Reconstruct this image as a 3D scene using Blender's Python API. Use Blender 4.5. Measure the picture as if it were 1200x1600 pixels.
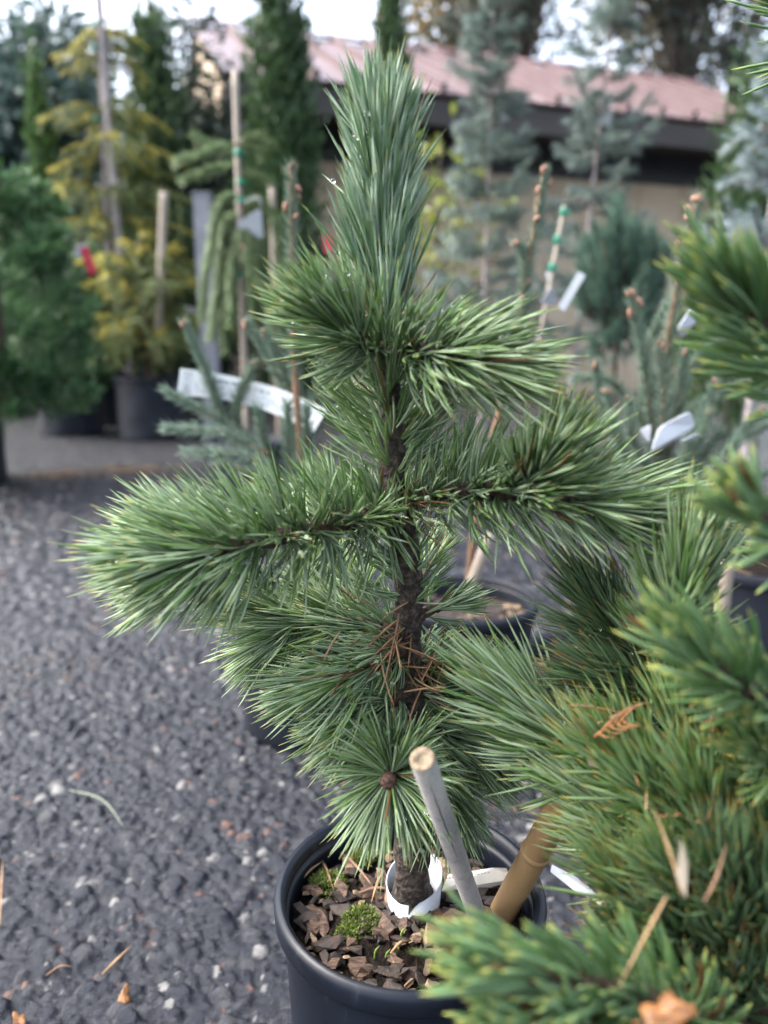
import bpy, math, random
import numpy as np
from mathutils import Vector, Matrix

# ------------------------------------------------------------------ clear
for o in list(bpy.data.objects):
    bpy.data.objects.remove(o)
scene = bpy.context.scene
col = scene.collection
rng = np.random.default_rng(7)
random.seed(7)

# ------------------------------------------------------------------ camera
FPX = 1202.0
PITCH = math.radians(13.0)
CAM = np.array((0.0, 0.0, 0.67))
cam_data = bpy.data.cameras.new('camera')
cam = bpy.data.objects.new('camera', cam_data)
col.objects.link(cam)
cam.location = CAM
cam.rotation_euler = (math.radians(90) - PITCH, 0, 0)
cam_data.sensor_fit = 'VERTICAL'
cam_data.sensor_height = 36.0
cam_data.lens = 36.0 * FPX / 1600.0
cam_data.clip_start = 0.02
cam_data.clip_end = 500
cam_data.dof.use_dof = True
cam_data.dof.focus_distance = 0.60
cam_data.dof.aperture_fstop = 3.5
cam_data.dof.aperture_blades = 0
scene.camera = cam

# ------------------------------------------------------------------ light
SUN_EL, SUN_AZ = math.radians(50), math.radians(-85)   # azimuth from +Y towards +X; hazy light from the upper left
world = bpy.data.worlds.new('World')
scene.world = world
world.use_nodes = True
wn = world.node_tree
bg = wn.nodes['Background']
sky = wn.nodes.new('ShaderNodeTexSky')
sky.sky_type = 'NISHITA'
sky.sun_disc = False
sky.sun_elevation = SUN_EL
sky.sun_rotation = SUN_AZ
sky.dust_density = 5.0
sky.air_density = 1.0
sky.ozone_density = 1.0
hsv = wn.nodes.new('ShaderNodeHueSaturation')
hsv.inputs['Saturation'].default_value = 0.62
wn.links.new(sky.outputs[0], hsv.inputs['Color'])
wn.links.new(hsv.outputs[0], bg.inputs['Color'])
bg.inputs['Strength'].default_value = 0.15
sun_data = bpy.data.lights.new('sun', 'SUN')
sun_data.energy = 0.75
sun_data.angle = math.radians(50)
sun_data.color = (1.0, 0.98, 0.95)
sun = bpy.data.objects.new('sun', sun_data)
col.objects.link(sun)
sd = Vector((math.sin(SUN_AZ) * math.cos(SUN_EL), math.cos(SUN_AZ) * math.cos(SUN_EL), math.sin(SUN_EL)))
sun.rotation_euler = sd.to_track_quat('Z', 'Y').to_euler()
sun.location = (0, 0, 12)
vs = scene.view_settings
vs.view_transform = 'Standard'
vs.look = 'None'
vs.gamma = 1.0
vs.use_curve_mapping = False
vs.exposure = 2.5
cy = scene.cycles
cy.max_bounces = 7
cy.diffuse_bounces = 4
cy.glossy_bounces = 3
cy.transmission_bounces = 5
cy.transparent_max_bounces = 6

# ------------------------------------------------------------------ layout helpers
CP, SP = math.cos(PITCH), math.sin(PITCH)
def ray(px, py):
    dx, dy = (px - 600) / FPX, (800 - py) / FPX
    return np.array((dx, CP + dy * SP, -SP + dy * CP))
def at(px, py, Y):
    d = ray(px, py)
    return CAM + d * (Y / d[1])
def at_z(px, py, z):
    d = ray(px, py)
    return CAM + d * ((z - CAM[2]) / d[2])
def project(P):
    q = np.asarray(P) - CAM
    z = q[..., 1] * CP - q[..., 2] * SP
    u = q[..., 1] * SP + q[..., 2] * CP
    return 600 + FPX * q[..., 0] / z, 800 - FPX * u / z, z

def unit(v):
    v = np.asarray(v, float)
    return v / np.maximum(np.linalg.norm(v, axis=-1, keepdims=True), 1e-9)

# ------------------------------------------------------------------ objects
def thing(name, label, cat, loc, group=None):
    o = bpy.data.objects.new(name, None)
    col.objects.link(o)
    o.empty_display_size = 0.05
    o.location = Vector(loc)
    o['label'] = label
    o['category'] = cat
    if group:
        o['group'] = group
    return o
def tag(o, label=None, cat=None, group=None, kind=None):
    for k, v in (('label', label), ('category', cat), ('group', group), ('kind', kind)):
        if v:
            o[k] = v
    return o
def attach(o, parent):
    if parent is not None:
        o.parent = parent
        if parent.type == 'EMPTY':
            o.matrix_parent_inverse = Matrix.Translation(-parent.location)
        else:
            o.matrix_parent_inverse = Matrix.Identity(4)
    return o
def link_mesh(name, me, mat, parent=None, smooth=False):
    o = bpy.data.objects.new(name, me)
    col.objects.link(o)
    if mat is not None:
        me.materials.append(mat)
    if smooth:
        me.polygons.foreach_set('use_smooth', np.ones(len(me.polygons), bool))
    return attach(o, parent)
def np_mesh(name, V, F, mat, parent=None, smooth=False, point=None, face=None):
    """V (n,3); F (m,k) with constant k."""
    V = np.ascontiguousarray(V, np.float32)
    F = np.ascontiguousarray(F, np.int32)
    m, k = F.shape
    me = bpy.data.meshes.new(name)
    me.vertices.add(len(V)); me.vertices.foreach_set('co', V.ravel())
    me.loops.add(m * k); me.loops.foreach_set('vertex_index', F.ravel())
    me.polygons.add(m); me.polygons.foreach_set('loop_start', np.arange(0, m * k, k, dtype=np.int32))
    me.update(calc_edges=True)
    for nm, arr in (point or {}).items():
        a = me.attributes.new(nm, 'FLOAT_COLOR', 'POINT')
        a.data.foreach_set('color', np.ascontiguousarray(arr, np.float32).ravel())
    for nm, arr in (face or {}).items():
        a = me.attributes.new(nm, 'FLOAT', 'FACE')
        a.data.foreach_set('value', np.ascontiguousarray(arr, np.float32).ravel())
    return link_mesh(name, me, mat, parent, smooth)

class MB:
    """collects solid shapes into one mesh"""
    def __init__(s):
        s.v, s.f = [], []
    def add(s, V, F):
        b = len(s.v)
        s.v.extend([tuple(p) for p in V]); s.f.extend([tuple(i + b for i in f) for f in F])
        return s
    def box(s, c, size, R=None):
        c = np.asarray(c, float); h = np.asarray(size, float) / 2
        P = np.array([(x, y, z) for x in (-1, 1) for y in (-1, 1) for z in (-1, 1)]) * h
        if R is not None:
            P = P @ np.asarray(R).T
        return s.add(P + c, [(0, 1, 3, 2), (4, 6, 7, 5), (0, 4, 5, 1), (2, 3, 7, 6), (0, 2, 6, 4), (1, 5, 7, 3)])
    def tube(s, pts, radii, sides=8, cap=True, jitter=0.0, rg=None):
        pts = np.asarray(pts, float); n = len(pts)
        radii = np.atleast_1d(np.asarray(radii, float))
        radii = np.interp(np.linspace(0, 1, n), np.linspace(0, 1, len(radii)), radii) if len(radii) > 1 else np.full(n, radii[0])
        T = unit(np.gradient(pts, axis=0))
        ref = np.array((0.31, 0.77, 0.55)); V = []
        A = unit(np.cross(T[0], ref))
        for i in range(n):
            A = unit(A - T[i] * np.dot(A, T[i])); B = np.cross(T[i], A)
            for k in range(sides):
                a = 2 * math.pi * k / sides
                r = radii[i] * (1 + (jitter * (rg.random() - 0.5) if jitter else 0))
                V.append(pts[i] + r * (math.cos(a) * A + math.sin(a) * B))
        F = [(i * sides + k, i * sides + (k + 1) % sides, (i + 1) * sides + (k + 1) % sides, (i + 1) * sides + k)
             for i in range(n - 1) for k in range(sides)]
        if cap:
            F.append(tuple(range(sides - 1, -1, -1))); F.append(tuple(range((n - 1) * sides, n * sides)))
        return s.add(V, F)
    def lathe(s, prof, c=(0, 0, 0), n=48, close=False):
        c = np.asarray(c, float); V = []
        for r, z in prof:
            for k in range(n):
                a = 2 * math.pi * k / n
                V.append(c + (r * math.cos(a), r * math.sin(a), z))
        m = len(prof)
        F = [(i * n + k, i * n + (k + 1) % n, (i + 1) * n + (k + 1) % n, (i + 1) * n + k)
             for i in range(m - 1) for k in range(n)]
        if close:
            F += [((m - 1) * n + k, (m - 1) * n + (k + 1) % n, (k + 1) % n, k) for k in range(n)]
        return s.add(V, F)
    def ball(s, c, r, squash=(1, 1, 1), R=None, nu=8, nv=6, jit=0.0, rg=None):
        V = []; c = np.asarray(c, float)
        for i in range(nv + 1):
            th = math.pi * i / nv
            for k in range(nu):
                ph = 2 * math.pi * k / nu
                p = np.array((math.sin(th) * math.cos(ph), math.sin(th) * math.sin(ph), math.cos(th))) * np.asarray(squash) * r
                if jit:
                    p = p * (1 + jit * (rg.random() - 0.5))
                if R is not None:
                    p = np.asarray(R) @ p
                V.append(c + p)
        F = [(i * nu + k, (i + 1) * nu + k, (i + 1) * nu + (k + 1) % nu, i * nu + (k + 1) % nu) for i in range(nv) for k in range(nu)]
        return s.add(V, F)
    def build(s, name, mat, parent=None, smooth=True):
        me = bpy.data.meshes.new(name)
        me.from_pydata(s.v, [], s.f); me.update()
        return link_mesh(name, me, mat, parent, smooth)

def frame_of(d, roll=0.0):
    d = unit(d); ref = np.array((0, 0, 1.0)) if abs(d[2]) < 0.95 else np.array((1.0, 0, 0))
    a = unit(np.cross(ref, d)); b = np.cross(d, a)
    c, s = math.cos(roll), math.sin(roll)
    return np.stack([c * a + s * b, -s * a + c * b, d], 1)     # columns: x, y, z(=d)

def spline(pts, n=24):
    P = np.asarray(pts, float)
    if len(P) == 2:
        t = np.linspace(0, 1, n)[:, None]
        return P[0] * (1 - t) + P[1] * t
    Q = np.vstack([2 * P[0] - P[1], P, 2 * P[-1] - P[-2]])
    out = []; seg = len(P) - 1; m = max(3, n // seg)
    for i in range(seg):
        p0, p1, p2, p3 = Q[i:i + 4]
        for t in np.linspace(0, 1, m, endpoint=(i == seg - 1)):
            out.append(0.5 * (2 * p1 + (p2 - p0) * t + (2 * p0 - 5 * p1 + 4 * p2 - p3) * t * t + (3 * p1 - p0 - 3 * p2 + p3) * t ** 3))
    return np.array(out)

# ------------------------------------------------------------------ materials
def new_mat(name):
    m = bpy.data.materials.new(name); m.use_nodes = True
    nt = m.node_tree; return m, nt, nt.nodes['Principled BSDF']
def N(nt, typ, **kw):
    n = nt.nodes.new(typ)
    for k, v in kw.items():
        setattr(n, k, v)
    return n
def mathn(nt, op, a, b=None, clamp=False):
    n = N(nt, 'ShaderNodeMath', operation=op, use_clamp=clamp)
    for i, x in enumerate((a, b)):
        if x is None: continue
        if isinstance(x, (int, float)): n.inputs[i].default_value = x
        else: nt.links.new(x, n.inputs[i])
    return n.outputs[0]
def mixc(nt, f, a, b, blend='MIX'):
    n = N(nt, 'ShaderNodeMix', data_type='RGBA', blend_type=blend)
    for sock, x in ((n.inputs[0], f), (n.inputs[6], a), (n.inputs[7], b)):
        if isinstance(x, (int, float)): sock.default_value = x
        elif isinstance(x, tuple): sock.default_value = x if len(x) == 4 else (*x, 1)
        else: nt.links.new(x, sock)
    return n.outputs[2]
def smooth_step(nt, x, lo, hi):
    n = N(nt, 'ShaderNodeMapRange', interpolation_type='SMOOTHSTEP')
    nt.links.new(x, n.inputs[0]); n.inputs[1].default_value = lo; n.inputs[2].default_value = hi
    return n.outputs[0]
def noise(nt, scale, detail=4, rough=0.55, vec=None, scl=None):
    n = N(nt, 'ShaderNodeTexNoise'); n.inputs['Scale'].default_value = scale
    n.inputs['Detail'].default_value = detail; n.inputs['Roughness'].default_value = rough
    tc = N(nt, 'ShaderNodeTexCoord')
    if scl:
        mp = N(nt, 'ShaderNodeMapping'); mp.inputs['Scale'].default_value = scl
        nt.links.new(tc.outputs['Object'], mp.inputs[0]); nt.links.new(mp.outputs[0], n.inputs['Vector'])
    else:
        nt.links.new(tc.outputs['Object'], n.inputs['Vector'])
    return n.outputs['Fac']
def bump(nt, b, h, strength, dist):
    n = N(nt, 'ShaderNodeBump'); n.inputs['Strength'].default_value = strength; n.inputs['Distance'].default_value = dist
    nt.links.new(h, n.inputs['Height']); nt.links.new(n.outputs[0], b.inputs['Normal'])

def simple(name, c1, c2=None, scale=30, rough=0.6, bmp=0.0, bdist=0.002, detail=4, scl=None, lo=0.35, hi=0.65, metallic=0.0, spec=0.5, r2=None):
    m, nt, b = new_mat(name)
    c2 = c2 or tuple(x * 0.75 for x in c1)
    f = noise(nt, scale, detail, scl=scl)
    s = smooth_step(nt, f, lo, hi)
    nt.links.new(mixc(nt, s, c1, c2), b.inputs['Base Color'])
    b.inputs['Roughness'].default_value = rough
    b.inputs['Metallic'].default_value = metallic
    b.inputs['Specular IOR Level'].default_value = spec
    if r2 is not None:
        nt.links.new(mathn(nt, 'ADD', mathn(nt, 'MULTIPLY', s, r2 - rough), rough), b.inputs['Roughness'])
    if bmp:
        bump(nt, b, f, bmp, bdist)
    return m

def needle_mat(name, dark, light, glauc, tip, gl_amt=0.7, tip_lo=0.86, dead=0.992, trans=0.30, rough=0.42):
    m, nt, b = new_mat(name)
    at_ = N(nt, 'ShaderNodeAttribute', attribute_name='nd')
    sp = N(nt, 'ShaderNodeSeparateColor'); nt.links.new(at_.outputs['Color'], sp.inputs[0])
    t, r1, r2 = sp.outputs[0], sp.outputs[1], sp.outputs[2]
    sd_ = N(nt, 'ShaderNodeAttribute', attribute_name='side').outputs['Fac']
    c = mixc(nt, r1, dark, light)
    g = mathn(nt, 'MULTIPLY', mathn(nt, 'GREATER_THAN', sd_, 0.5), mathn(nt, 'ADD', mathn(nt, 'MULTIPLY', r2, 0.5 * gl_amt), 0.5 * gl_amt))
    c = mixc(nt, g, c, glauc)
    tipf = smooth_step(nt, mathn(nt, 'ADD', t, mathn(nt, 'MULTIPLY', mathn(nt, 'SUBTRACT', r2, 0.5), 0.12)), tip_lo, 1.02)
    c = mixc(nt, tipf, c, tip)
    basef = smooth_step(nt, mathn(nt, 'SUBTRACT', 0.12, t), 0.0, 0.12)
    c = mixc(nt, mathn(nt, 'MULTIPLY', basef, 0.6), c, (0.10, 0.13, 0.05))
    df = mathn(nt, 'GREATER_THAN', r2, dead)
    c = mixc(nt, df, c, (0.17, 0.075, 0.03))
    nt.links.new(c, b.inputs['Base Color'])
    b.inputs['Roughness'].default_value = rough
    b.inputs['Specular IOR Level'].default_value = 0.5
    tr = N(nt, 'ShaderNodeBsdfTranslucent'); nt.links.new(mixc(nt, 0.35, c, (0.30, 0.42, 0.10)), tr.inputs[0])
    mx = N(nt, 'ShaderNodeMixShader'); mx.inputs[0].default_value = trans
    nt.links.new(b.outputs[0], mx.inputs[1]); nt.links.new(tr.outputs[0], mx.inputs[2])
    nt.links.new(mx.outputs[0], nt.nodes['Material Output'].inputs[0])
    return m

def leaf_mat(name, c1, c2, trans=0.25, rough=0.55, c3=None):
    m, nt, b = new_mat(name)
    at_ = N(nt, 'ShaderNodeAttribute', attribute_name='nd')
    sp = N(nt, 'ShaderNodeSeparateColor'); nt.links.new(at_.outputs['Color'], sp.inputs[0])
    c = mixc(nt, sp.outputs[1], c1, c2)
    if c3:
        c = mixc(nt, sp.outputs[0], c, c3)
    nt.links.new(c, b.inputs['Base Color']); b.inputs['Roughness'].default_value = rough
    tr = N(nt, 'ShaderNodeBsdfTranslucent'); nt.links.new(c, tr.inputs[0])
    mx = N(nt, 'ShaderNodeMixShader'); mx.inputs[0].default_value = trans
    nt.links.new(b.outputs[0], mx.inputs[1]); nt.links.new(tr.outputs[0], mx.inputs[2])
    nt.links.new(mx.outputs[0], nt.nodes['Material Output'].inputs[0])
    return m

M = {}
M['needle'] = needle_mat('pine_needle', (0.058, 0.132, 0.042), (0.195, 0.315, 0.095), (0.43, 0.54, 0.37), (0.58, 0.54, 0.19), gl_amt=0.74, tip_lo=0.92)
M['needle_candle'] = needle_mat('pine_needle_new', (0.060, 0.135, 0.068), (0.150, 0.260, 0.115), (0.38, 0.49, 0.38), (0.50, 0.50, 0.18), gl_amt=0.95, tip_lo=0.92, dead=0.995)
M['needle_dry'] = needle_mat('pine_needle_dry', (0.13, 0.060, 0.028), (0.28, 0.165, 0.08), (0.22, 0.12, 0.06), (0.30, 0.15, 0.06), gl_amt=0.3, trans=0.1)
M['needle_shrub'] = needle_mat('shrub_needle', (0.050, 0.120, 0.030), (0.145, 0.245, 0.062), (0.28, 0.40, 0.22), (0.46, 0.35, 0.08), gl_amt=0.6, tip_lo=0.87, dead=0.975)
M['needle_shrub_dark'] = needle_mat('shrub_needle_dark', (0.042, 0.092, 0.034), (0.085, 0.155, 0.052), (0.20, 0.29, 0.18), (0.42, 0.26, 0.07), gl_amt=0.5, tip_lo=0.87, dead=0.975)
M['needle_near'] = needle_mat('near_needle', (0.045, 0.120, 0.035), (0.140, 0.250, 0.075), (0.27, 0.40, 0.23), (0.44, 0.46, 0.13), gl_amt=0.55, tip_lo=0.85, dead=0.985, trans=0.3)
M['spruce'] = needle_mat('spruce_needle', (0.085, 0.140, 0.105), (0.180, 0.260, 0.195), (0.30, 0.40, 0.32), (0.20, 0.27, 0.17), gl_amt=0.6)
M['spruce_grey'] = needle_mat('grey_fir_needle', (0.115, 0.165, 0.150), (0.235, 0.300, 0.275), (0.32, 0.40, 0.38), (0.24, 0.28, 0.22), gl_amt=0.6)
M['spruce_silver'] = needle_mat('silver_spruce_needle', (0.16, 0.22, 0.24), (0.30, 0.38, 0.42), (0.36, 0.44, 0.48), (0.36, 0.42, 0.44), gl_amt=0.6)
M['spruce_teal'] = needle_mat('teal_pine_needle', (0.055, 0.115, 0.085), (0.110, 0.195, 0.145), (0.18, 0.29, 0.23), (0.14, 0.22, 0.14), gl_amt=0.6)
M['gold'] = needle_mat('golden_needle', (0.40, 0.36, 0.05), (0.66, 0.56, 0.09), (0.60, 0.52, 0.12), (0.66, 0.56, 0.14), gl_amt=0.5, dead=2)
M['olive'] = needle_mat('olive_needle', (0.040, 0.080, 0.020), (0.105, 0.150, 0.035), (0.18, 0.21, 0.06), (0.22, 0.24, 0.06), gl_amt=0.5, dead=2)
M['weep'] = needle_mat('weeping_needle', (0.070, 0.130, 0.050), (0.150, 0.220, 0.085), (0.20, 0.28, 0.12), (0.22, 0.28, 0.10), gl_amt=0.5, dead=2)
M['thuja'] = leaf_mat('thuja_spray', (0.018, 0.045, 0.018), (0.060, 0.115, 0.035))
M['thuja_bright'] = leaf_mat('thuja_spray_bright', (0.030, 0.075, 0.020), (0.080, 0.150, 0.035))
M['yew'] = leaf_mat('juniper_spray', (0.016, 0.055, 0.022), (0.095, 0.195, 0.070))
M['bluepine'] = leaf_mat('blue_pine_tuft', (0.035, 0.070, 0.060), (0.090, 0.140, 0.120))
M['farpine'] = leaf_mat('far_pine_tuft', (0.016, 0.026, 0.018), (0.045, 0.065, 0.040), trans=0.2)
M['farleaf'] = leaf_mat('far_leaf', (0.050, 0.060, 0.018), (0.30, 0.17, 0.03), trans=0.45)
M['limeleaf'] = leaf_mat('lime_leaf', (0.09, 0.14, 0.025), (0.24, 0.25, 0.05), trans=0.4)
M['bark'] = simple('pine_bark', (0.020, 0.013, 0.010), (0.105, 0.078, 0.060), 190, 0.85, 1.0, 0.008, detail=9, lo=0.42, hi=0.68)
M['twig'] = simple('twig_bark', (0.030, 0.016, 0.010), (0.115, 0.068, 0.044), 260, 0.8, 1.0, 0.006, detail=8, lo=0.40, hi=0.66)
M['twig_orange'] = simple('spruce_twig_bark', (0.12, 0.062, 0.034), (0.19, 0.11, 0.065), 200, 0.8, 0.3)
M['bud'] = simple('bud_scales', (0.040, 0.018, 0.012), (0.13, 0.065, 0.045), 520, 0.7, 0.9, 0.002)
M['budpink'] = simple('spruce_bud', (0.17, 0.080, 0.052), (0.30, 0.165, 0.11), 420, 0.7, 0.5)
M['farbark'] = simple('far_trunk_bark', (0.045, 0.036, 0.030), (0.10, 0.08, 0.065), 8, 0.9, 0.6, 0.02, scl=(1, 1, 0.2))
M['greybark'] = simple('pale_trunk_bark', (0.20, 0.17, 0.17), (0.30, 0.265, 0.26), 30, 0.8, 0.4)
M['plastic'] = simple('black_plastic', (0.0035, 0.0052, 0.0095), (0.007, 0.010, 0.017), 14, 0.30, 0.10, 0.001, detail=8, r2=0.50, lo=0.3, hi=0.7, spec=0.22)
mp_ = M['plastic']; nt_ = mp_.node_tree; pb = nt_.nodes['Principled BSDF']
src = pb.inputs['Base Color'].links[0].from_socket
sc = smooth_step(nt_, noise(nt_, 120, 3, 0.6, scl=(1, 1, 0.12)), 0.60, 0.74); du = smooth_step(nt_, noise(nt_, 9, 8, 0.7), 0.50, 0.78)
c_ = mixc(nt_, mathn(nt_, 'MULTIPLY', sc, 0.30), src, (0.05, 0.055, 0.065)); c_ = mixc(nt_, mathn(nt_, 'MULTIPLY', du, 0.40), c_, (0.026, 0.027, 0.031))
nt_.links.new(c_, pb.inputs['Base Color'])
M['plastic_far'] = simple('dusty_black_plastic', (0.008, 0.010, 0.015), (0.016, 0.019, 0.027), 10, 0.5, 0.05, detail=6, spec=0.2)
M['soil'] = simple('potting_soil', (0.005, 0.004, 0.003), (0.018, 0.012, 0.008), 160, 0.95, 1.0, 0.008, detail=8, spec=0.15)
M['chip'] = simple('bark_chip', (0.034, 0.018, 0.011), (0.110, 0.064, 0.040), 110, 0.75, 0.6, 0.003, detail=8, scl=(1, 3, 1))
M['chip_dark'] = simple('dark_bark_chip', (0.009, 0.006, 0.0045), (0.036, 0.021, 0.014), 120, 0.7, 0.7, 0.003, detail=8)
M['chip_tan'] = simple('pale_bark_chip', (0.13, 0.085, 0.05), (0.22, 0.155, 0.095), 80, 0.75, 0.4, detail=8, scl=(1, 4, 1))
M['moss'] = leaf_mat('moss', (0.06, 0.10, 0.015), (0.17, 0.22, 0.04))
M['tagwhite'] = simple('white_plastic_tag', (0.54, 0.565, 0.60), (0.48, 0.51, 0.55), 25, 0.35, 0.0)
M['tagcream'] = simple('weathered_label', (0.50, 0.48, 0.43), (0.38, 0.36, 0.32), 45, 0.5, 0.0, detail=6)
M['collar'] = simple('soft_white_plastic', (0.50, 0.53, 0.57), (0.42, 0.45, 0.49), 60, 0.45, detail=6)
M['paper'] = simple('label_paper', (0.74, 0.76, 0.76), (0.68, 0.70, 0.70), 25, 0.4)
M['print'] = simple('label_print', (0.17, 0.19, 0.21), (0.28, 0.30, 0.33), 60, 0.6)
M['red'] = simple('red_plastic', (0.62, 0.035, 0.07), (0.54, 0.03, 0.06), 20, 0.4)
M['greentie'] = simple('green_tie_tape', (0.0, 0.20, 0.11), (0.0, 0.16, 0.09), 60, 0.4)
M['wood'] = simple('weathered_wood', (0.22, 0.18, 0.145), (0.30, 0.26, 0.215), 20, 0.8, 0.3, scl=(1, 1, 0.1))
M['grey_post'] = simple('grey_post', (0.13, 0.135, 0.155), (0.17, 0.175, 0.20), 8, 0.6)
M['moss_stem'] = simple('sprout_green', (0.12, 0.20, 0.04), (0.18, 0.26, 0.07), 90, 0.5)
M['weepblade'] = simple('faded_grass', (0.12, 0.15, 0.10), (0.17, 0.20, 0.15), 90, 0.6)
mw, nt, b = new_mat('water_drop')
b.inputs['Base Color'].default_value = (1, 1, 1, 1); b.inputs['Roughness'].default_value = 0.02
b.inputs['IOR'].default_value = 1.33; b.inputs['Transmission Weight'].default_value = 1.0
M['drop'] = mw
nt.nodes['Principled BSDF'].inputs['Specular IOR Level'].default_value = 1.0

def bamboo_mat(name, c1, c2, spot, crack):
    m, nt, b = new_mat(name)
    tc = N(nt, 'ShaderNodeTexCoord')
    f1 = noise(nt, 60, 6, scl=(1, 1, 0.15))
    c = mixc(nt, smooth_step(nt, f1, 0.3, 0.7), c1, c2)
    v = noise(nt, 800, 3, 0.6)
    c = mixc(nt, mathn(nt, 'MULTIPLY', smooth_step(nt, v, 0.56, 0.66), spot), c, (0.04, 0.038, 0.04))
    blot = noise(nt, 90, 4)
    c = mixc(nt, mathn(nt, 'MULTIPLY', smooth_step(nt, blot, 0.5, 0.75), spot * 0.7), c, (0.14, 0.14, 0.15))
    nt.links.new(c, b.inputs['Base Color']); b.inputs['Roughness'].default_value = 0.6
    bump(nt, b, f1, 0.3, 0.001)
    return m
M['bamboo_grey'] = bamboo_mat('weathered_bamboo', (0.50, 0.46, 0.43), (0.38, 0.36, 0.36), 0.6, True)
M['bamboo_tan'] = bamboo_mat('tan_bamboo', (0.30, 0.19, 0.085), (0.23, 0.14, 0.06), 0.2, False)
M['bamboo_end'] = simple('bamboo_cut_end', (0.20, 0.155, 0.10), (0.11, 0.08, 0.05), 260, 0.8, 0.5)
M['crack'] = simple('bamboo_crack', (0.02, 0.015, 0.012), None, 100, 0.9)
M['oakleaf'] = simple('dry_leaf', (0.20, 0.085, 0.022), (0.11, 0.045, 0.014), 200, 0.6, 0.4)
M['straw'] = simple('dry_straw', (0.30, 0.19, 0.095), (0.20, 0.115, 0.055), 90, 0.7)
M['petal'] = simple('pale_flake', (0.36, 0.31, 0.24), None, 90, 0.6)

# ground: wet dark gravel. 'st' attribute: (stone tone, warm, height, 1)
def ground_mat(name, stones):
    m, nt, b = new_mat(name)
    f = noise(nt, 220, 7, 0.7)
    if stones:
        at_ = N(nt, 'ShaderNodeAttribute', attribute_name='st')
        sp = N(nt, 'ShaderNodeSeparateColor'); nt.links.new(at_.outputs['Color'], sp.inputs[0])
        tone = sp.outputs[0]; warm = sp.outputs[1]
        c = mixc(nt, tone, (0.0045, 0.0055, 0.0100), (0.19, 0.185, 0.175))
        c = mixc(nt, warm, c, (0.20, 0.10, 0.06))
    else:
        v = N(nt, 'ShaderNodeTexVoronoi'); v.inputs['Scale'].default_value = 75
        tc = N(nt, 'ShaderNodeTexCoord'); nt.links.new(tc.outputs['Object'], v.inputs['Vector'])
        sp = N(nt, 'ShaderNodeSeparateColor'); nt.links.new(v.outputs['Color'], sp.inputs[0])
        tone = mathn(nt, 'POWER', sp.outputs[0], 6.0)
        c = mixc(nt, tone, (0.009, 0.0098, 0.0145), (0.16, 0.155, 0.15))
    big = noise(nt, 1.6, 4, 0.6)
    c = mixc(nt, mathn(nt, 'MULTIPLY', smooth_step(nt, big, 0.45, 0.75), 0.40), c, (0.014, 0.014, 0.017))
    c = mixc(nt, mathn(nt, 'MULTIPLY', smooth_step(nt, f, 0.45, 0.7), 0.35), c, (0.017, 0.018, 0.024))
    nt.links.new(c, b.inputs['Base Color'])
    wet = smooth_step(nt, noise(nt, 5, 4), 0.35, 0.65)
    nt.links.new(mathn(nt, 'ADD', mathn(nt, 'MULTIPLY', wet, 0.14), 0.11), b.inputs['Roughness'])
    b.inputs['Specular IOR Level'].default_value = 0.34
    b.inputs['Specular Tint'].default_value = (0.80, 0.88, 1.0, 1)
    if stones:
        bump(nt, b, f, 0.85, 0.004)
    else:
        bb = N(nt, 'ShaderNodeBump'); bb.inputs['Strength'].default_value = 0.9; bb.inputs['Distance'].default_value = 0.012
        nt.links.new(mathn(nt, 'SUBTRACT', f, v.outputs['Distance']), bb.inputs['Height'])
        nt.links.new(bb.outputs[0], b.inputs['Normal'])
    return m
M['gravel'] = ground_mat('wet_gravel', True)
M['gravel_far'] = ground_mat('wet_gravel_far', False)
M['pebble'] = None

# ------------------------------------------------------------------ needle engine
def needle_arrays(base, dirs, bend, L, W, segs=6, sides=3, rg=rng, rnd=None, round_tip=0.8):
    """returns V,F,nd,side for needles: centre line base + dir*L*t + bend*L*t^2"""
    n = len(base)
    t = np.linspace(0, 1, segs + 1)
    C = base[:, None] + dirs[:, None] * (L[:, None, None] * t[None, :, None]) + bend[:, None] * (L[:, None, None] * (t ** 2)[None, :, None])
    T = unit(dirs[:, None] + 2 * bend[:, None] * t[None, :, None])
    ref = unit(rg.normal(size=(n, 3)))
    A = unit(np.cross(T, ref[:, None])); B = np.cross(T, A)
    prof = np.where(t < round_tip, 0.72 + 0.28 * np.minimum(1, t / 0.15), np.sqrt(np.clip(1 - ((t - round_tip) / (1.0001 - round_tip)) ** 2, 0, 1)))
    prof[-1] = 0.06
    R = 0.5 * W[:, None] * prof[None]
    ang = 2 * math.pi * np.arange(sides) / sides
    V = C[:, :, None] + R[:, :, None, None] * (np.cos(ang)[None, None, :, None] * A[:, :, None] + np.sin(ang)[None, None, :, None] * B[:, :, None])
    m = segs + 1
    idx = np.arange(n * m * sides).reshape(n, m, sides)
    nx = np.roll(idx, -1, axis=2)
    F = np.stack([idx[:, :-1], nx[:, :-1], nx[:, 1:], idx[:, 1:]], -1).reshape(-1, 4)
    side = np.broadcast_to(np.arange(sides)[None, None], (n, segs, sides)).reshape(-1)
    if rnd is None:
        rnd = rg.random((n, 2))
    nd = np.zeros((n, m, sides, 4), np.float32)
    nd[..., 0] = t[None, :, None]; nd[..., 1] = rnd[:, 0, None, None]; nd[..., 2] = rnd[:, 1, None, None]; nd[..., 3] = 1
    return V.reshape(-1, 3), F, nd.reshape(-1, 4), side, C
def build_needles(name, base, dirs, bend, L, W, mat, parent, segs=6, sides=3, rg=rng, rnd=None, kind='stuff', smooth=False):
    V, F, nd, side, C = needle_arrays(base, dirs, bend, L, W, segs, sides, rg, rnd)
    o = np_mesh(name, V, F, mat, parent, smooth, {'nd': nd}, {'side': side})
    if kind: o['kind'] = kind
    return o, C

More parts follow.
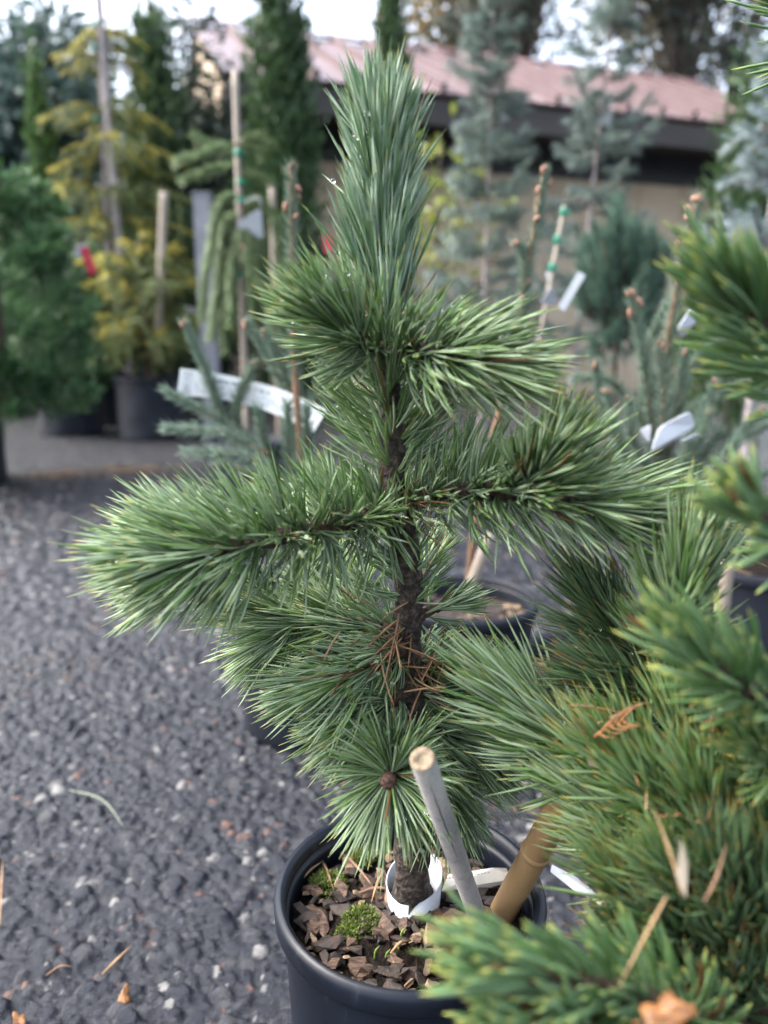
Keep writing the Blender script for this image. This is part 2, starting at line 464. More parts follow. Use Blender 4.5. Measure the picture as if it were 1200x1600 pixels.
def shoot_needles(path, per_m, L, a0, a1, width, s0=0.0, s1=1.0, curve=0.25, up=0.0, droop=0.0, per=4, rg=rng, apow=2.0,
                  tuft=14, Lt=None, fan=0.10, gap=None, rbase=0.003, jit=0.14):
    """fascicles of `per` needles along a path; opening angle runs from a0 (degrees) to a1 at the tip"""
    P = spline(path, 40)
    if gap == 'under':
        gap = lambda b_, d_: (d_[:, 2] > -0.25) | (rg.random(len(d_)) < 0.45)
    seg = np.linalg.norm(np.diff(P, axis=0), axis=1); cum = np.concatenate([[0], np.cumsum(seg)])
    tot = cum[-1]
    nf = max(3, int(per_m * tot * (s1 - s0)))
    s = s0 + (s1 - s0) * (np.arange(nf) + rg.random(nf)) / nf
    s = np.concatenate([s, np.full(tuft, s1) - rg.random(tuft) * 0.04])
    nf = len(s)
    def interp(sv):
        return np.stack([np.interp(sv * tot, cum, P[:, i]) for i in range(3)], 1)
    p = interp(s); T = unit(interp(np.minimum(s + 0.02, 1.0)) - interp(np.maximum(s - 0.02, 0)))
    phi = np.arange(nf) * 2.39996 + rg.normal(0, 0.4, nf)
    ref = unit(np.cross(T, np.array((0.2, 0.9, 0.15)) + 0 * T)); ref2 = np.cross(T, ref)
    rad = np.cos(phi)[:, None] * ref + np.sin(phi)[:, None] * ref2
    q = np.clip((s - s0) / (s1 - s0), 0, 1)
    ang = np.radians(a0 + (a1 - a0) * q ** apow) * np.clip(1 + rg.normal(0, jit, nf), 0.45, 1.7)
    ang[-tuft:] *= rg.random(tuft) * 0.9 + 0.1
    d = np.cos(ang)[:, None] * T + np.sin(ang)[:, None] * rad
    Ls = np.interp(q, np.linspace(0, 1, len(L)), L) if np.ndim(L) else np.full(nf, L)
    Ls = Ls * np.clip(1 + rg.normal(0, 0.17, nf), 0.5, 1.3)
    base = np.repeat(p + rad * rbase, per, 0); dd = np.repeat(d, per, 0)
    dd = unit(dd + rg.normal(0, fan, dd.shape) + np.array((0, 0, up)))
    Tn = np.repeat(T, per, 0); rn = np.repeat(rad, per, 0)
    bend = Tn * curve * np.repeat(np.sin(ang), per)[:, None] - rn * curve * 0.55 * np.repeat(np.sin(ang), per)[:, None] + np.array((0, 0, -droop)) + rg.normal(0, 0.060, dd.shape)
    Ln = np.repeat(Ls, per) * np.clip(1 + rg.normal(0, 0.05, nf * per), 0.8, 1.15)
    Wn = width * np.clip(1 + rg.normal(0, 0.10, nf * per), 0.7, 1.3)
    rr = np.stack([np.clip(np.repeat(rg.random(nf), per) * 0.6 + rg.random(nf * per) * 0.4, 0, 1), rg.random(nf * per)], 1)
    if gap is not None:
        k = gap(base, dd)
        base, dd, bend, Ln, Wn, rr = [x[k] for x in (base, dd, bend, Ln, Wn, rr)]
    return base, dd, bend, Ln, Wn, rr

def branch_mesh(name, path, r0, r1, mat, parent, sides=8, n=18, rough=0.35, rg=rng):
    P = spline(path, n)
    r = np.linspace(r0, r1, len(P)) * (1 + rg.normal(0, 0.07, len(P)))
    return MB().tube(P, r, sides, jitter=rough, rg=rg).build(name, mat, parent)

# ------------------------------------------------------------------ ground
V = np.array([(-120, -20, 0), (120, -20, 0), (120, 220, 0), (-120, 220, 0)], float)
tag(np_mesh('ground', V, np.array([[0, 1, 2, 3]]), M['gravel_far']), kind='structure')

def gravel_patch(x0, x1, y0, y1, res, nst, seed, rmed=0.0042, z0=0.004):
    rg = np.random.default_rng(seed)
    nx, ny = int((x1 - x0) / res), int((y1 - y0) / res)
    H = np.zeros((ny, nx)); tone = np.full((ny, nx), 0.05); warm = np.zeros((ny, nx))
    xs = x0 + (x1 - x0) * rg.random(nst); ys = y0 + (y1 - y0) * rg.random(nst)
    rs = np.clip(rg.lognormal(math.log(rmed), 0.42, nst), rmed * 0.52, 0.013)
    tn = np.where(rg.random(nst) < 0.035, rg.uniform(0.35, 1.0, nst), rg.random(nst) ** 3 * 0.16)
    wm = np.where(rg.random(nst) < 0.018, rg.uniform(0.15, 0.5, nst), 0)
    order = np.argsort(-rs)
    for i in order:
        r = rs[i]; e = rg.uniform(0.55, 1.0); th = rg.random() * math.pi
        k = int(r / res) + 1
        ci, cj = int((ys[i] - y0) / res), int((xs[i] - x0) / res)
        i0, i1, j0, j1 = max(0, ci - k), min(ny, ci + k + 1), max(0, cj - k), min(nx, cj + k + 1)
        if i0 >= i1 or j0 >= j1: continue
        jj, ii = np.meshgrid(np.arange(j0, j1), np.arange(i0, i1))
        dx = x0 + jj * res - xs[i]; dy = y0 + ii * res - ys[i]
        u = (dx * math.cos(th) + dy * math.sin(th)) / r; v = (-dx * math.sin(th) + dy * math.cos(th)) / (r * e)
        d2 = u * u + v * v
        h = np.where(d2 < 1, r * 0.62 * np.sqrt(np.clip(1 - d2 ** 1.5, 0, 1)) + rg.uniform(-0.3, 0.35) * r + (u * rg.normal(0, 0.15) + v * rg.normal(0, 0.15)) * r, -1)
        up = h > H[i0:i1, j0:j1]
        H[i0:i1, j0:j1] = np.where(up, h, H[i0:i1, j0:j1])
        tone[i0:i1, j0:j1] = np.where(up, tn[i], tone[i0:i1, j0:j1]); warm[i0:i1, j0:j1] = np.where(up, wm[i], warm[i0:i1, j0:j1])
    gx = np.arange(nx); gy = np.arange(ny)
    edge = np.minimum(np.minimum(gx, nx - 1 - gx)[None] , np.minimum(gy, ny - 1 - gy)[:, None]) * res
    H = (H + rg.normal(0, 0.0004, H.shape)) * np.clip(edge / 0.05, 0, 1)
    X, Y = np.meshgrid(x0 + gx * res, y0 + gy * res)
    V = np.stack([X, Y, H + z0], -1).reshape(-1, 3)
    idx = np.arange(nx * ny).reshape(ny, nx)
    F = np.stack([idx[:-1, :-1], idx[:-1, 1:], idx[1:, 1:], idx[1:, :-1]], -1).reshape(-1, 4)
    st = np.stack([tone, warm, H * 0, H * 0 + 1], -1).reshape(-1, 4)
    return tag(np_mesh('gravel_surface', V, F, M['gravel'], None, True, {'st': st}), kind='structure')
gravel_patch(-0.85, 0.42, 0.50, 1.72, 0.0027, 42000, 3)
gravel_patch(-1.75, 1.15, 1.60, 3.60, 0.0078, 42000, 4, 0.0085, 0.002)

# loose pebbles further back, lying on the sheet
def pebbles(n, sampler, rlo, rhi, seed, z0):
    rg = np.random.default_rng(seed)
    t = (1 + 5 ** 0.5) / 2
    ico = unit(np.array([(-1, t, 0), (1, t, 0), (-1, -t, 0), (1, -t, 0), (0, -1, t), (0, 1, t), (0, -1, -t), (0, 1, -t), (t, 0, -1), (t, 0, 1), (-t, 0, -1), (-t, 0, 1)], float))
    fc = np.array([(0, 11, 5), (0, 5, 1), (0, 1, 7), (0, 7, 10), (0, 10, 11), (1, 5, 9), (5, 11, 4), (11, 10, 2), (10, 7, 6), (7, 1, 8), (3, 9, 4), (3, 4, 2), (3, 2, 6), (3, 6, 8), (3, 8, 9), (4, 9, 5), (2, 4, 11), (6, 2, 10), (8, 6, 7), (9, 8, 1)])
    P = sampler(rg, n); r = np.exp(rg.uniform(math.log(rlo), math.log(rhi), n))
    V = ico[None] * (1 + rg.uniform(-0.25, 0.25, (n, 12, 1))) * r[:, None, None] * np.stack([rg.uniform(0.8, 1.3, n), rg.uniform(0.8, 1.3, n), rg.uniform(0.4, 0.7, n)], 1)[:, None]
    V = V + np.stack([P[:, 0], P[:, 1], z0 + r * 0.2], 1)[:, None]
    F = (fc[None] + 12 * np.arange(n)[:, None, None]).reshape(-1, 3)
    st = np.zeros((n, 12, 4)); st[..., 0] = np.where(rg.random(n) < 0.12, rg.uniform(0.4, 1, n), rg.random(n) ** 2 * 0.3)[:, None]
    st[..., 1] = np.where(rg.random(n) < 0.08, 0.6, 0)[:, None]; st[..., 3] = 1
    return tag(np_mesh('pebbles', V.reshape(-1, 3), F, M['gravel'], None, True, {'st': st.reshape(-1, 4)}),
               'loose dark and pale pebbles strewn over the wet gravel', 'gravel', kind='stuff')
pebbles(1800, lambda rg, n: np.stack([rg.uniform(-2.6, 1.8, n), 1.75 + 3.0 * rg.random(n)], 1), 0.004, 0.011, 5, 0.004)

# ------------------------------------------------------------------ shed with pink metal roof
E0 = at(485, 122, 7.5); E1 = at(1145, 192, 8.96); E1[2] = E0[2]
ed = unit(E1 - E0); en = np.array((-ed[1], ed[0], 0))           # along the eave, inwards (away from camera)
EL = E0 - ed * 0.75; ELEN = np.linalg.norm(E1 - E0) + 2.25
ZE = E0[2]
shed = thing('shed', 'long low shed with pink ribbed metal roof and beige wall under deep eaves', 'building', (EL + en * 2.5) * (1, 1, 0))
m_roof = simple('pink_roof_metal', (0.130, 0.092, 0.097), (0.155, 0.112, 0.117), 3, 0.45, detail=5, scl=(1, 1, 1))
m_trim = simple('dark_red_trim', (0.13, 0.06, 0.066), None, 5, 0.45)
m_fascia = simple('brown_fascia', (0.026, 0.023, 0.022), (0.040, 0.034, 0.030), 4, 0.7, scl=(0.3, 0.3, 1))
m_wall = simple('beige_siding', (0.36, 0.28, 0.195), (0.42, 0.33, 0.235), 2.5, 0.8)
m_eave_shade = simple('dark_eave_shade', (0.028, 0.029, 0.034), (0.038, 0.039, 0.045), 3, 0.7)  # dark colour painted below the eave as the overhang's shade
m_roof2 = simple('pink_roof_metal_light_streak', (0.165, 0.122, 0.127), (0.19, 0.145, 0.15), 3, 0.4, detail=5)  # lighter pink painted in for light streaks between the ribs
m_roof3 = simple('pink_roof_metal_rib_shade', (0.100, 0.064, 0.068), (0.125, 0.085, 0.088), 3, 0.45, detail=5)  # darker pink on the ribs stands in for their shadow lines
SL, RUN = 0.47, 2.5
RM = np.stack([ed, en, np.array((0, 0, 1.0))], 1)
rt = unit(en + np.array((0, 0, SL))); rn = np.cross(ed, rt)
RR = np.stack([ed, rt, rn], 1)
rl = RUN * math.hypot(1, SL)
W_ = 0.405; npan = int(ELEN / W_)
roof = MB().box(EL + ed * ELEN / 2 + rt * rl / 2 - rn * 0.03, (ELEN, rl - 0.02, 0.03), RR).build('roof', m_fascia, shed, False)
for i in range(npan):
    c = EL + ed * (i + 0.5) * W_ + rt * rl / 2
    mb = MB().box(c - rn * 0.008 + rt * rng.normal(0, 0.006), (W_ - 0.006, rl + 0.05, 0.012), RR)
    mb.box(c + ed * (-W_ / 6) + rn * 0.003, (0.04, rl + 0.044, 0.012), RR)
    mb.box(c + ed * (W_ / 6) + rn * 0.003, (0.04, rl + 0.044, 0.012), RR)
    pn = mb.build('roof_panel', [m_roof, m_roof2, m_roof][i % 3], roof, False)
    MB().box(c + ed * (W_ / 2 - 0.012) + rn * 0.040, (0.055, rl + 0.043, 0.085), RR).build('seam_rib', m_roof3, shed, False)
back = EL + en * RUN * 2
bt = unit(-en + np.array((0, 0, SL))); bn = np.cross(bt, ed)
MB().box(back + ed * ELEN / 2 + bt * rl / 2, (ELEN, rl, 0.03), np.stack([ed, bt, bn], 1)).build('rear_roof', m_roof, shed, False)
MB().box(EL + ed * ELEN / 2 + rt * rl + rn * 0.05, (ELEN + 0.03, 0.20, 0.03), RR).build('ridge_cap', m_trim, shed, False)
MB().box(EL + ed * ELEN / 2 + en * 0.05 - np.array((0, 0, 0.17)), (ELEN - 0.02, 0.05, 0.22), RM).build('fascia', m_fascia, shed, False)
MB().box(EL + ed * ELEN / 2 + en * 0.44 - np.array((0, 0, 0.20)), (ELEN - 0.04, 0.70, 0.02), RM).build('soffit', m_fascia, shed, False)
WY = 0.78
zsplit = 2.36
for k in range(int(ELEN / 0.3)):
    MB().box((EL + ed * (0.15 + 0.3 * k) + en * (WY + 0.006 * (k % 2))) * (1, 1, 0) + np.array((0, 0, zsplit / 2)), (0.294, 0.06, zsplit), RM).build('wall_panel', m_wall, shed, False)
MB().box((EL + ed * ELEN / 2 + en * (WY + 0.03)) * (1, 1, 0) + np.array((0, 0, (zsplit + ZE - 0.21) / 2)), (ELEN - 0.1, 0.05, ZE - 0.215 - zsplit), RM).build('eave_shade_band', m_eave_shade, shed, False)  # dark strip of painted shade at the top of the wall
for sgn, c in ((0, EL + ed * 0.06), (1, EL + ed * (ELEN - 0.06))):
    P = [c * (1, 1, 0) + en * (WY + 0.07), c * (1, 1, 0) + en * (2 * RUN - WY)]
    A = np.array([P[0], P[1], P[1] + (0, 0, ZE + 0.1), (P[0] + P[1]) / 2 + (0, 0, ZE + SL * RUN - 0.10), P[0] + (0, 0, ZE + 0.1)])
    mb = MB(); mb.add(np.vstack([A, A + ed * 0.04]), [(0, 1, 2, 3, 4), (9, 8, 7, 6, 5)] + [(i, (i + 1) % 5 + 0, (i + 1) % 5 + 5, i + 5) for i in range(5)])
    mb.build('gable_wall', m_wall, shed, False)

# ------------------------------------------------------------------ leafy crowns
def leaf_arrays(P, D, size, aspect, rg, roll=None):
    """diamond leaves, two triangles each, at P pointing along D"""
    n = len(P); D = unit(D)
    S = unit(np.cross(D, unit(rg.normal(size=(n, 3))))); U = np.cross(S, D)
    sz = size[:, None]
    a = P; b_ = P + D * sz * 0.5 + S * sz * aspect * 0.5 + U * sz * 0.08; c = P + D * sz; d = P + D * sz * 0.5 - S * sz * aspect * 0.5 + U * sz * 0.08
    V = np.stack([a, b_, c, d], 1).reshape(-1, 3)
    F = np.arange(4 * n).reshape(n, 4)
    return V, F
def leaf_obj(name, P, D, size, aspect, mat, parent, rg, clump=None, t=None):
    V, F = leaf_arrays(P, D, size, aspect, rg)
    n = len(P)
    r = (clump if clump is not None else rg.random(n)) * 0.6 + rg.random(n) * 0.4
    nd = np.ones((n, 4, 4)); nd[..., 1] = r[:, None]; nd[..., 2] = rg.random(n)[:, None]; nd[..., 0] = (t if t is not None else np.zeros(n))[:, None]
    return tag(np_mesh(name, V, F, mat, parent, False, {'nd': nd.reshape(-1, 4)}), kind='stuff')

def columnar(name, label, px, Y, ptop, half_px, mat, seed, pbase=None, zb=0.0, n=5200, lsz=0.075, taper=1.5, cat='tree', group=None):
    """upright evergreen with flat vertical sprays in clumps"""
    rg = np.random.default_rng(seed)
    top = at(px, ptop, Y); base = np.array((top[0], Y, zb)); h = top[2] - zb
    R = half_px / FPX * np.linalg.norm(top - CAM) * 0.9
    root = thing(name, label, cat, base, group)
    MB().tube(spline([base - (0, 0, 0.02), base + (0.02, 0, h * 0.5), top - (0, 0, 0.1)], 8), np.linspace(0.035, 0.008, 8), 7).build('trunk', M['farbark'], root)
    nc = 150
    u = rg.random(nc) ** 0.8
    def prof(u):
        return np.minimum(1, (1 - u) ** (1 / taper) * 1.15) * np.clip(0.55 + u * 3, 0, 1)
    th = rg.random(nc) * 2 * math.pi
    rr = R * prof(u) * rg.uniform(0.72, 1.12, nc)
    C = base + np.stack([rr * np.cos(th), rr * np.sin(th), 0.06 * h + u * h * 0.94], 1)
    ci = rg.integers(0, nc, n)
    out = np.stack([np.cos(th), np.sin(th), 0 * th], 1)[ci]
    P = C[ci] + rg.normal(0, 1, (n, 3)) * np.array((R * 0.20, R * 0.20, h * 0.045)) - out * rg.random((n, 1)) * R * 0.35
    D = out * 0.45 + np.array((0, 0, 1.0)) + rg.normal(0, 0.35, (n, 3))
    leaf_obj('crown', P, D, lsz * rg.uniform(0.6, 1.4, n), 0.35, mat, root, rg, rg.random(nc)[ci])
    return root

def broad_tree(name, label, base, h, crowns, mat, seed, trunk_r=0.12, n=9000, lsz=0.16, clumps=110, lean=0.0, cat='tree', group=None, hole=0.0, flat=0.6, trunk_mat=None, asp=0.5):
    """trunk with limbs and a clumped crown; crowns: list of (dx, dy, z, rx, ry, rz)"""
    rg = np.random.default_rng(seed); base = np.asarray(base, float)
    root = thing(name, label, cat, base, group)
    tm = trunk_mat or M['farbark']
    tp = spline([base - (0, 0, 0.05), base + (lean * 0.5, 0, h * 0.5), base + (lean, 0, h * 0.97)], 12)
    MB().tube(tp, np.linspace(trunk_r, trunk_r * 0.15, len(tp)), 9, jitter=0.15, rg=rg).build('trunk', tm, root)
    vol = np.array([c[3] * c[4] * c[5] for c in crowns]); pick = rg.choice(len(crowns), clumps, p=vol / vol.sum())
    cc = np.array(crowns, float)[pick]
    v = unit(rg.normal(size=(clumps, 3))) * rg.random((clumps, 1)) ** 0.45
    C = base + cc[:, :3] + v * cc[:, 3:]
    mb = MB()
    for i in range(0, clumps, 2):
        zt = np.clip((C[i, 2] - base[2]) * 0.8 - 0.1 * h * rg.random(), 0.15 * h, 0.95 * h)
        j = int(zt / h * (len(tp) - 1)); p0 = tp[j]
        mb.tube(spline([p0, (p0 + C[i]) / 2 + (0, 0, 0.05 * h * rg.random()), C[i]], 5), np.linspace(trunk_r * 0.28, trunk_r * 0.05, 5), 5)
    mb.build('limbs', tm, root)
    ci = rg.integers(0, clumps, n); s = (cc[:, 3:].mean(1) * 0.30)[ci][:, None]
    off = rg.normal(0, 1, (n, 3)) * s * np.array((1.1, 1.1, flat))
    P = C[ci] + off
    D = unit(off) + rg.normal(0, 0.5, (n, 3))
    leaf_obj('crown', P, D, lsz * rg.uniform(0.5, 1.4, n), asp, mat, root, rg, rg.random(clumps)[ci])
    return root

# far trees behind the shed and on the left
def far_at(px, Y):
    p = at(px, 300, Y); return np.array((p[0], Y, 0.0))
FT = 'tall trees behind the nursery'
broad_tree('tall_pine', 'tall dark pine rising behind the shed roof, nearest its ridge middle', far_at(800, 13.0), 8.0,
           [(-0.4, 0, 6.6, 1.2, 1.0, 1.0), (0.6, 0, 7.4, 0.9, 1.0, 0.9), (-0.2, 0, 5.2, 0.9, 0.9, 0.35)], M['farpine'], 31, 0.16, 6000, 0.16, 100, group=FT)
broad_tree('tall_pine', 'tall dark pine with two bare leaning trunks visible behind the roof end', far_at(1085, 14.0), 9.0,
           [(-0.9, 0, 6.7, 1.1, 1.0, 1.4), (0.9, 0, 7.6, 1.0, 1.0, 0.9), (0.0, 0, 5.2, 1.4, 1, 0.45)], M['farpine'], 32, 0.17, 5200, 0.16, 100, lean=-0.7, group=FT)
broad_tree('tall_pine', 'slim bare-stemmed pine beside the forked pine behind the roof end', far_at(1125, 15.0), 9.5,
           [(0.6, 0, 7.6, 1.2, 1.0, 1.1), (0.3, 0, 5.4, 0.7, 1, 0.4)], M['farpine'], 33, 0.10, 2400, 0.16, 60, group=FT)
broad_tree('autumn_tree', 'orange and yellow autumn tree glowing behind the shed roof', far_at(700, 15.0), 7.6,
           [(0, 0, 6.4, 1.1, 1.1, 1.0), (0.3, 0, 5.2, 0.9, 0.9, 0.5)], M['farleaf'], 34, 0.11, 3000, 0.15, 70, group=FT)
broad_tree('autumn_tree', 'thin yellowing tree seen between the pine trunks behind the roof end', far_at(1020, 16.5), 8.2,
           [(0, 0, 6.6, 1.4, 1.1, 1.1), (0.2, 0, 5.3, 1.2, 0.9, 0.6)], M['farleaf'], 35, 0.10, 2200, 0.15, 60, group=FT)
broad_tree('blue_pine', 'big dense blue-green pine behind the golden spruce', far_at(60, 8.4), 3.9,
           [(-0.2, 0, 1.4, 0.9, 0.7, 0.9), (0.0, 0, 2.6, 0.8, 0.6, 0.75), (0.2, 0, 3.25, 0.55, 0.5, 0.55), (-0.9, 0, 2.2, 0.6, 0.5, 0.9)], M['bluepine'], 36, 0.09, 24000, 0.12, 190, group=FT)
broad_tree('dark_pine', 'dark grey-green pine with sky glints between golden spruce and staked weeper', far_at(300, 7.1), 3.3,
           [(0, 0, 1.9, 0.50, 0.4, 0.8), (0.05, 0, 2.75, 0.32, 0.3, 0.5), (0, 0, 0.9, 0.55, 0.4, 0.6)], M['farpine'], 37, 0.06, 9000, 0.085, 130, group=FT)
broad_tree('dark_pine', 'low dark evergreen filling the space behind the arborvitae by the shed', far_at(430, 12.0), 3.2,
           [(0, 0, 1.5, 1.4, 0.7, 1.3), (-1.0, 0, 1.6, 1.0, 0.6, 1.3)], M['farpine'], 38, 0.09, 8000, 0.12, 120, group=FT)
broad_tree('blue_pine', 'bluish pine at the edge of the yard beyond the juniper', far_at(-60, 7.6), 3.2,
           [(0, 0, 1.2, 0.7, 0.6, 1.0), (0, 0, 2.3, 0.6, 0.5, 0.8)], M['bluepine'], 39, 0.08, 12000, 0.11, 130, group=FT)

for k, (px_, Y_, h_, w_, mt_, lb_) in enumerate([(-140, 9.0, 2.9, 1.0, 'farpine', 'dark hedge-like evergreen at the yard edge beyond the juniper'), (150, 9.4, 2.9, 1.0, 'farpine', 'dark broad evergreen right behind the tall golden spruce'),
        (330, 9.0, 2.3, 0.8, 'bluepine', 'low bluish evergreen behind the square grey post'), (40, 7.2, 2.0, 0.7, 'bluepine', 'bluish bushy pine behind the rear juniper'), (215, 7.6, 1.9, 0.75, 'farpine', 'dark low evergreen behind the olive-gold spruce')]):
    broad_tree('backdrop_evergreen', lb_, far_at(px_, Y_), h_, [(0, 0, h_ * 0.35, w_, 0.5, h_ * 0.36), (0.1, 0, h_ * 0.68, w_ * 0.75, 0.5, h_ * 0.28)], M[mt_], 90 + k, 0.07, 9000, 0.12, 140, group=FT, asp=0.55)

AG = 'columnar arborvitae in the back row'
columnar('arborvitae', 'broad green arborvitae column right behind the golden spruce', 232, 6.5, 45, 68, M['thuja'], 41, group=AG, n=6500)
columnar('arborvitae', 'tall dark arborvitae column at the left end of the shed', 416, 6.2, -60, 58, M['thuja'], 42, group=AG, n=6500)
columnar('arborvitae', 'second dark arborvitae hugging the tall one at the shed end', 460, 6.3, 45, 48, M['thuja'], 43, group=AG, n=5000)
columnar('arborvitae', 'dark arborvitae spire whose tip pokes above the pine candle and roof', 612, 6.6, -40, 36, M['thuja'], 44, group=AG, n=6000)
columnar('arborvitae', 'slender bright green arborvitae at the golden spruce side', 55, 6.0, 120, 24, M['thuja_bright'], 45, group=AG, n=3500)
columnar('cypress', 'bushy dark green cypress standing before the far end of the shed', 1192, 5.0, 118, 92, M['thuja'], 46, n=6500, taper=1.3)

# ------------------------------------------------------------------ pots
def pot(label, c, R, H, mat, group=None, soil_drop=0.03, near=False, taper=0.84, chips=0, seed=1, soil_mat=None):
    rg = np.random.default_rng(seed)
    c = np.asarray(c, float)
    root = thing('plant_pot', label, 'pot', c, group)
    rb = R * taper; n = 72 if near else 36
    th = 0.0035 if near else 0.006
    lip = R * 0.055
    outer = [(0.001, 0.0), (rb - 0.004, 0.0), (rb, 0.004)]
    zs = np.linspace(0.02, H - 0.022, 9)
    for z in zs:
        outer.append((rb + (R - lip - rb) * z / H, z))
    inner = []
    for k in range(26):
        z = (H - 0.012) * (1 - k / 25) + 0.008 * k / 25
        r = rb + (R - lip - rb) * z / H - th
        inner.append((r - (0.0012 if (near and k % 2) else 0), z))
    MB().lathe(outer + [(R - lip, H - 0.018)] + inner + [(0.001, 0.008)], c, n).build('pot_wall', mat, root)
    ri = R - lip - th + 0.0005
    prof = [(R - lip + 0.0005, H - 0.020), (R - 0.002, H - 0.021), (R, H - 0.018), (R + 0.0005, H - 0.006), (R - 0.0015, H - 0.001), (R - 0.005, H), (ri + 0.004, H), (ri + 0.0005, H - 0.003), (ri - 0.0008, H - 0.012), (ri + 0.001, H - 0.0205)]
    MB().lathe(prof, c, n, close=True).build('rim', mat, root)
    # soil
    zs_ = H - soil_drop; rs = rb + (R - lip - rb) * zs_ / H - th - 0.0016
    mb = MB(); nr, na = (22, 64) if near else (5, 24)
    Vv = [c + (0, 0, zs_ + 0.003)]; Ff = []
    for i in range(1, nr + 1):
        for k in range(na):
            a = 2 * math.pi * k / na; r = rs * i / nr
            dz = (rg.normal(0, 0.0022) if i < nr else 0) - 0.004 * (i / nr) ** 2 + 0.003
            Vv.append(c + (r * math.cos(a), r * math.sin(a), zs_ + dz))
    Ff += [(0, 1 + k, 1 + (k + 1) % na) for k in range(na)]
    for i in range(nr - 1):
        for k in range(na):
            Ff.append((1 + i * na + k, 1 + (i + 1) * na + k, 1 + (i + 1) * na + (k + 1) % na, 1 + i * na + (k + 1) % na))
    so = mb.add(Vv, Ff).build('potting_soil', soil_mat or M['soil'], root)
    for k in range(chips):
        a = rg.random() * 2 * math.pi; r = rs * 0.94 * rg.random() ** 0.6
        L = rg.uniform(0.005, 0.017) if near else rg.uniform(0.012, 0.03)
        if near and k < 5: L *= 1.25
        w, t_ = L * rg.uniform(0.35, 0.75), L * rg.uniform(0.16, 0.35)
        R_ = frame_of((rg.normal(0, 0.35), rg.normal(0, 0.35), 1), rg.random() * 6.28)
        bx = np.array([(x, y, z) for x in (-1, 1) for y in (-1, 1) for z in (-1, 1)], float) * (L / 2, w / 2, t_ / 2)
        extra = np.array([(0.15, 1.25, 0.3), (0.1, -1.2, -0.2), (1.3, 0.1, 0.1), (-1.25, 0.2, -0.1), (0, 0.1, 1.25), (0, 0, -1.1)]) * (L / 2, w / 2, t_ / 2)
        P = np.vstack([bx, extra]) * (1 + rg.normal(0, 0.26, (14, 1))) * (1, 1, 1 + 0.3 * rg.random())
        fs = [(0, 1, 11), (1, 3, 11), (3, 2, 11), (2, 0, 11), (4, 6, 10), (6, 7, 10), (7, 5, 10), (5, 4, 10), (0, 4, 9), (4, 5, 9), (5, 1, 9), (1, 0, 9), (2, 3, 8), (3, 7, 8), (7, 6, 8), (6, 2, 8), (1, 5, 12), (5, 7, 12), (7, 3, 12), (3, 1, 12), (0, 2, 13), (2, 6, 13), (6, 4, 13), (4, 0, 13)]
        zc = zs_ + t_ * 0.30 + rg.random() * 0.002 + (0.003 if near else 0)
        pm = MB().add((P @ R_.T) + c + np.array((r * math.cos(a), r * math.sin(a), zc)), fs)
        pm.build('bark_chip', [M['chip'], M['chip_dark'], M['chip_dark'], M['chip'], M['chip_tan'], M['chip_dark']][rg.integers(0, 6)] if near else [M['chip'], M['chip_tan'], M['chip_dark']][rg.integers(0, 3)], so, False)
    return root, c + np.array((0, 0, zs_))

Y0 = 0.55
rim_c = at(640, 1388, Y0)
POTH = float(rim_c[2])
main_pot, soil_c = pot('black plastic pot holding the dewy pine, with bark chips and moss', (rim_c[0], Y0, 0.004), 0.111, POTH, M['plastic'], None, 0.036, True, 0.86, 270, 11)
main_pot['label'] = 'black plastic pot with bark chips, moss and white collar, holding the dewy pine'
SZ = soil_c[2]

PG = 'black nursery pots standing on the gravel'
p_spruce, s_spruce = pot('black pot behind the dewy pine holding the leggy blue spruce', (at(478, 1000, 1.24)[0], 1.24, 0.002), 0.125, 0.235, M['plastic_far'], PG, 0.03, False, 0.86, 14, 12)
p_mid, s_mid = pot('black pot of bark mulch with a leaning bamboo cane, behind the pine trunk', (at(728, 945, 1.27)[0], 1.27, 0.002), 0.125, 0.225, M['plastic_far'], PG, 0.035, False, 0.86, 40, 13, M['chip_dark'])
p_low, s_low = pot('empty-looking low black pot between the pine and the dwarf shrub', (at(915, 1050, 1.10)[0], 1.10, 0.002), 0.10, 0.19, M['plastic_far'], PG, 0.03, False, 0.86, 10, 14)
p_right, s_right = pot('black pot with a cut cane at its side, under the right blue spruce', (at(1195, 900, 1.35)[0], 1.35, 0.002), 0.14, 0.27, M['plastic_far'], PG, 0.03, False, 0.88, 10, 15)
p_jun, s_jun = pot('large black pot under the near green juniper', (at_z(-42, 745, 0)[0], 3.55, 0.002), 0.22, 0.40, M['plastic_far'], PG, 0.04, False, 0.9, 0, 16)
p_b1, s_b1 = pot('large black pot with scuffed grey side under the rear juniper', (at_z(103, 680, 0)[0], 5.35, 0.002), 0.225, 0.40, M['plastic_far'], PG, 0.04, False, 0.94, 0, 17)
p_b2, s_b2 = pot('large black pot under the squat olive-gold spruce', (at_z(238, 684, 0)[0], 5.15, 0.002), 0.24, 0.40, M['plastic_far'], PG, 0.04, False, 0.94, 0, 18)
p_b3, s_b3 = pot('large black pot of the tall golden spruce, set back between two others', (at_z(163, 668, 0)[0], 5.95, 0.002), 0.24, 0.40, M['plastic_far'], PG, 0.04, False, 0.94, 0, 19)

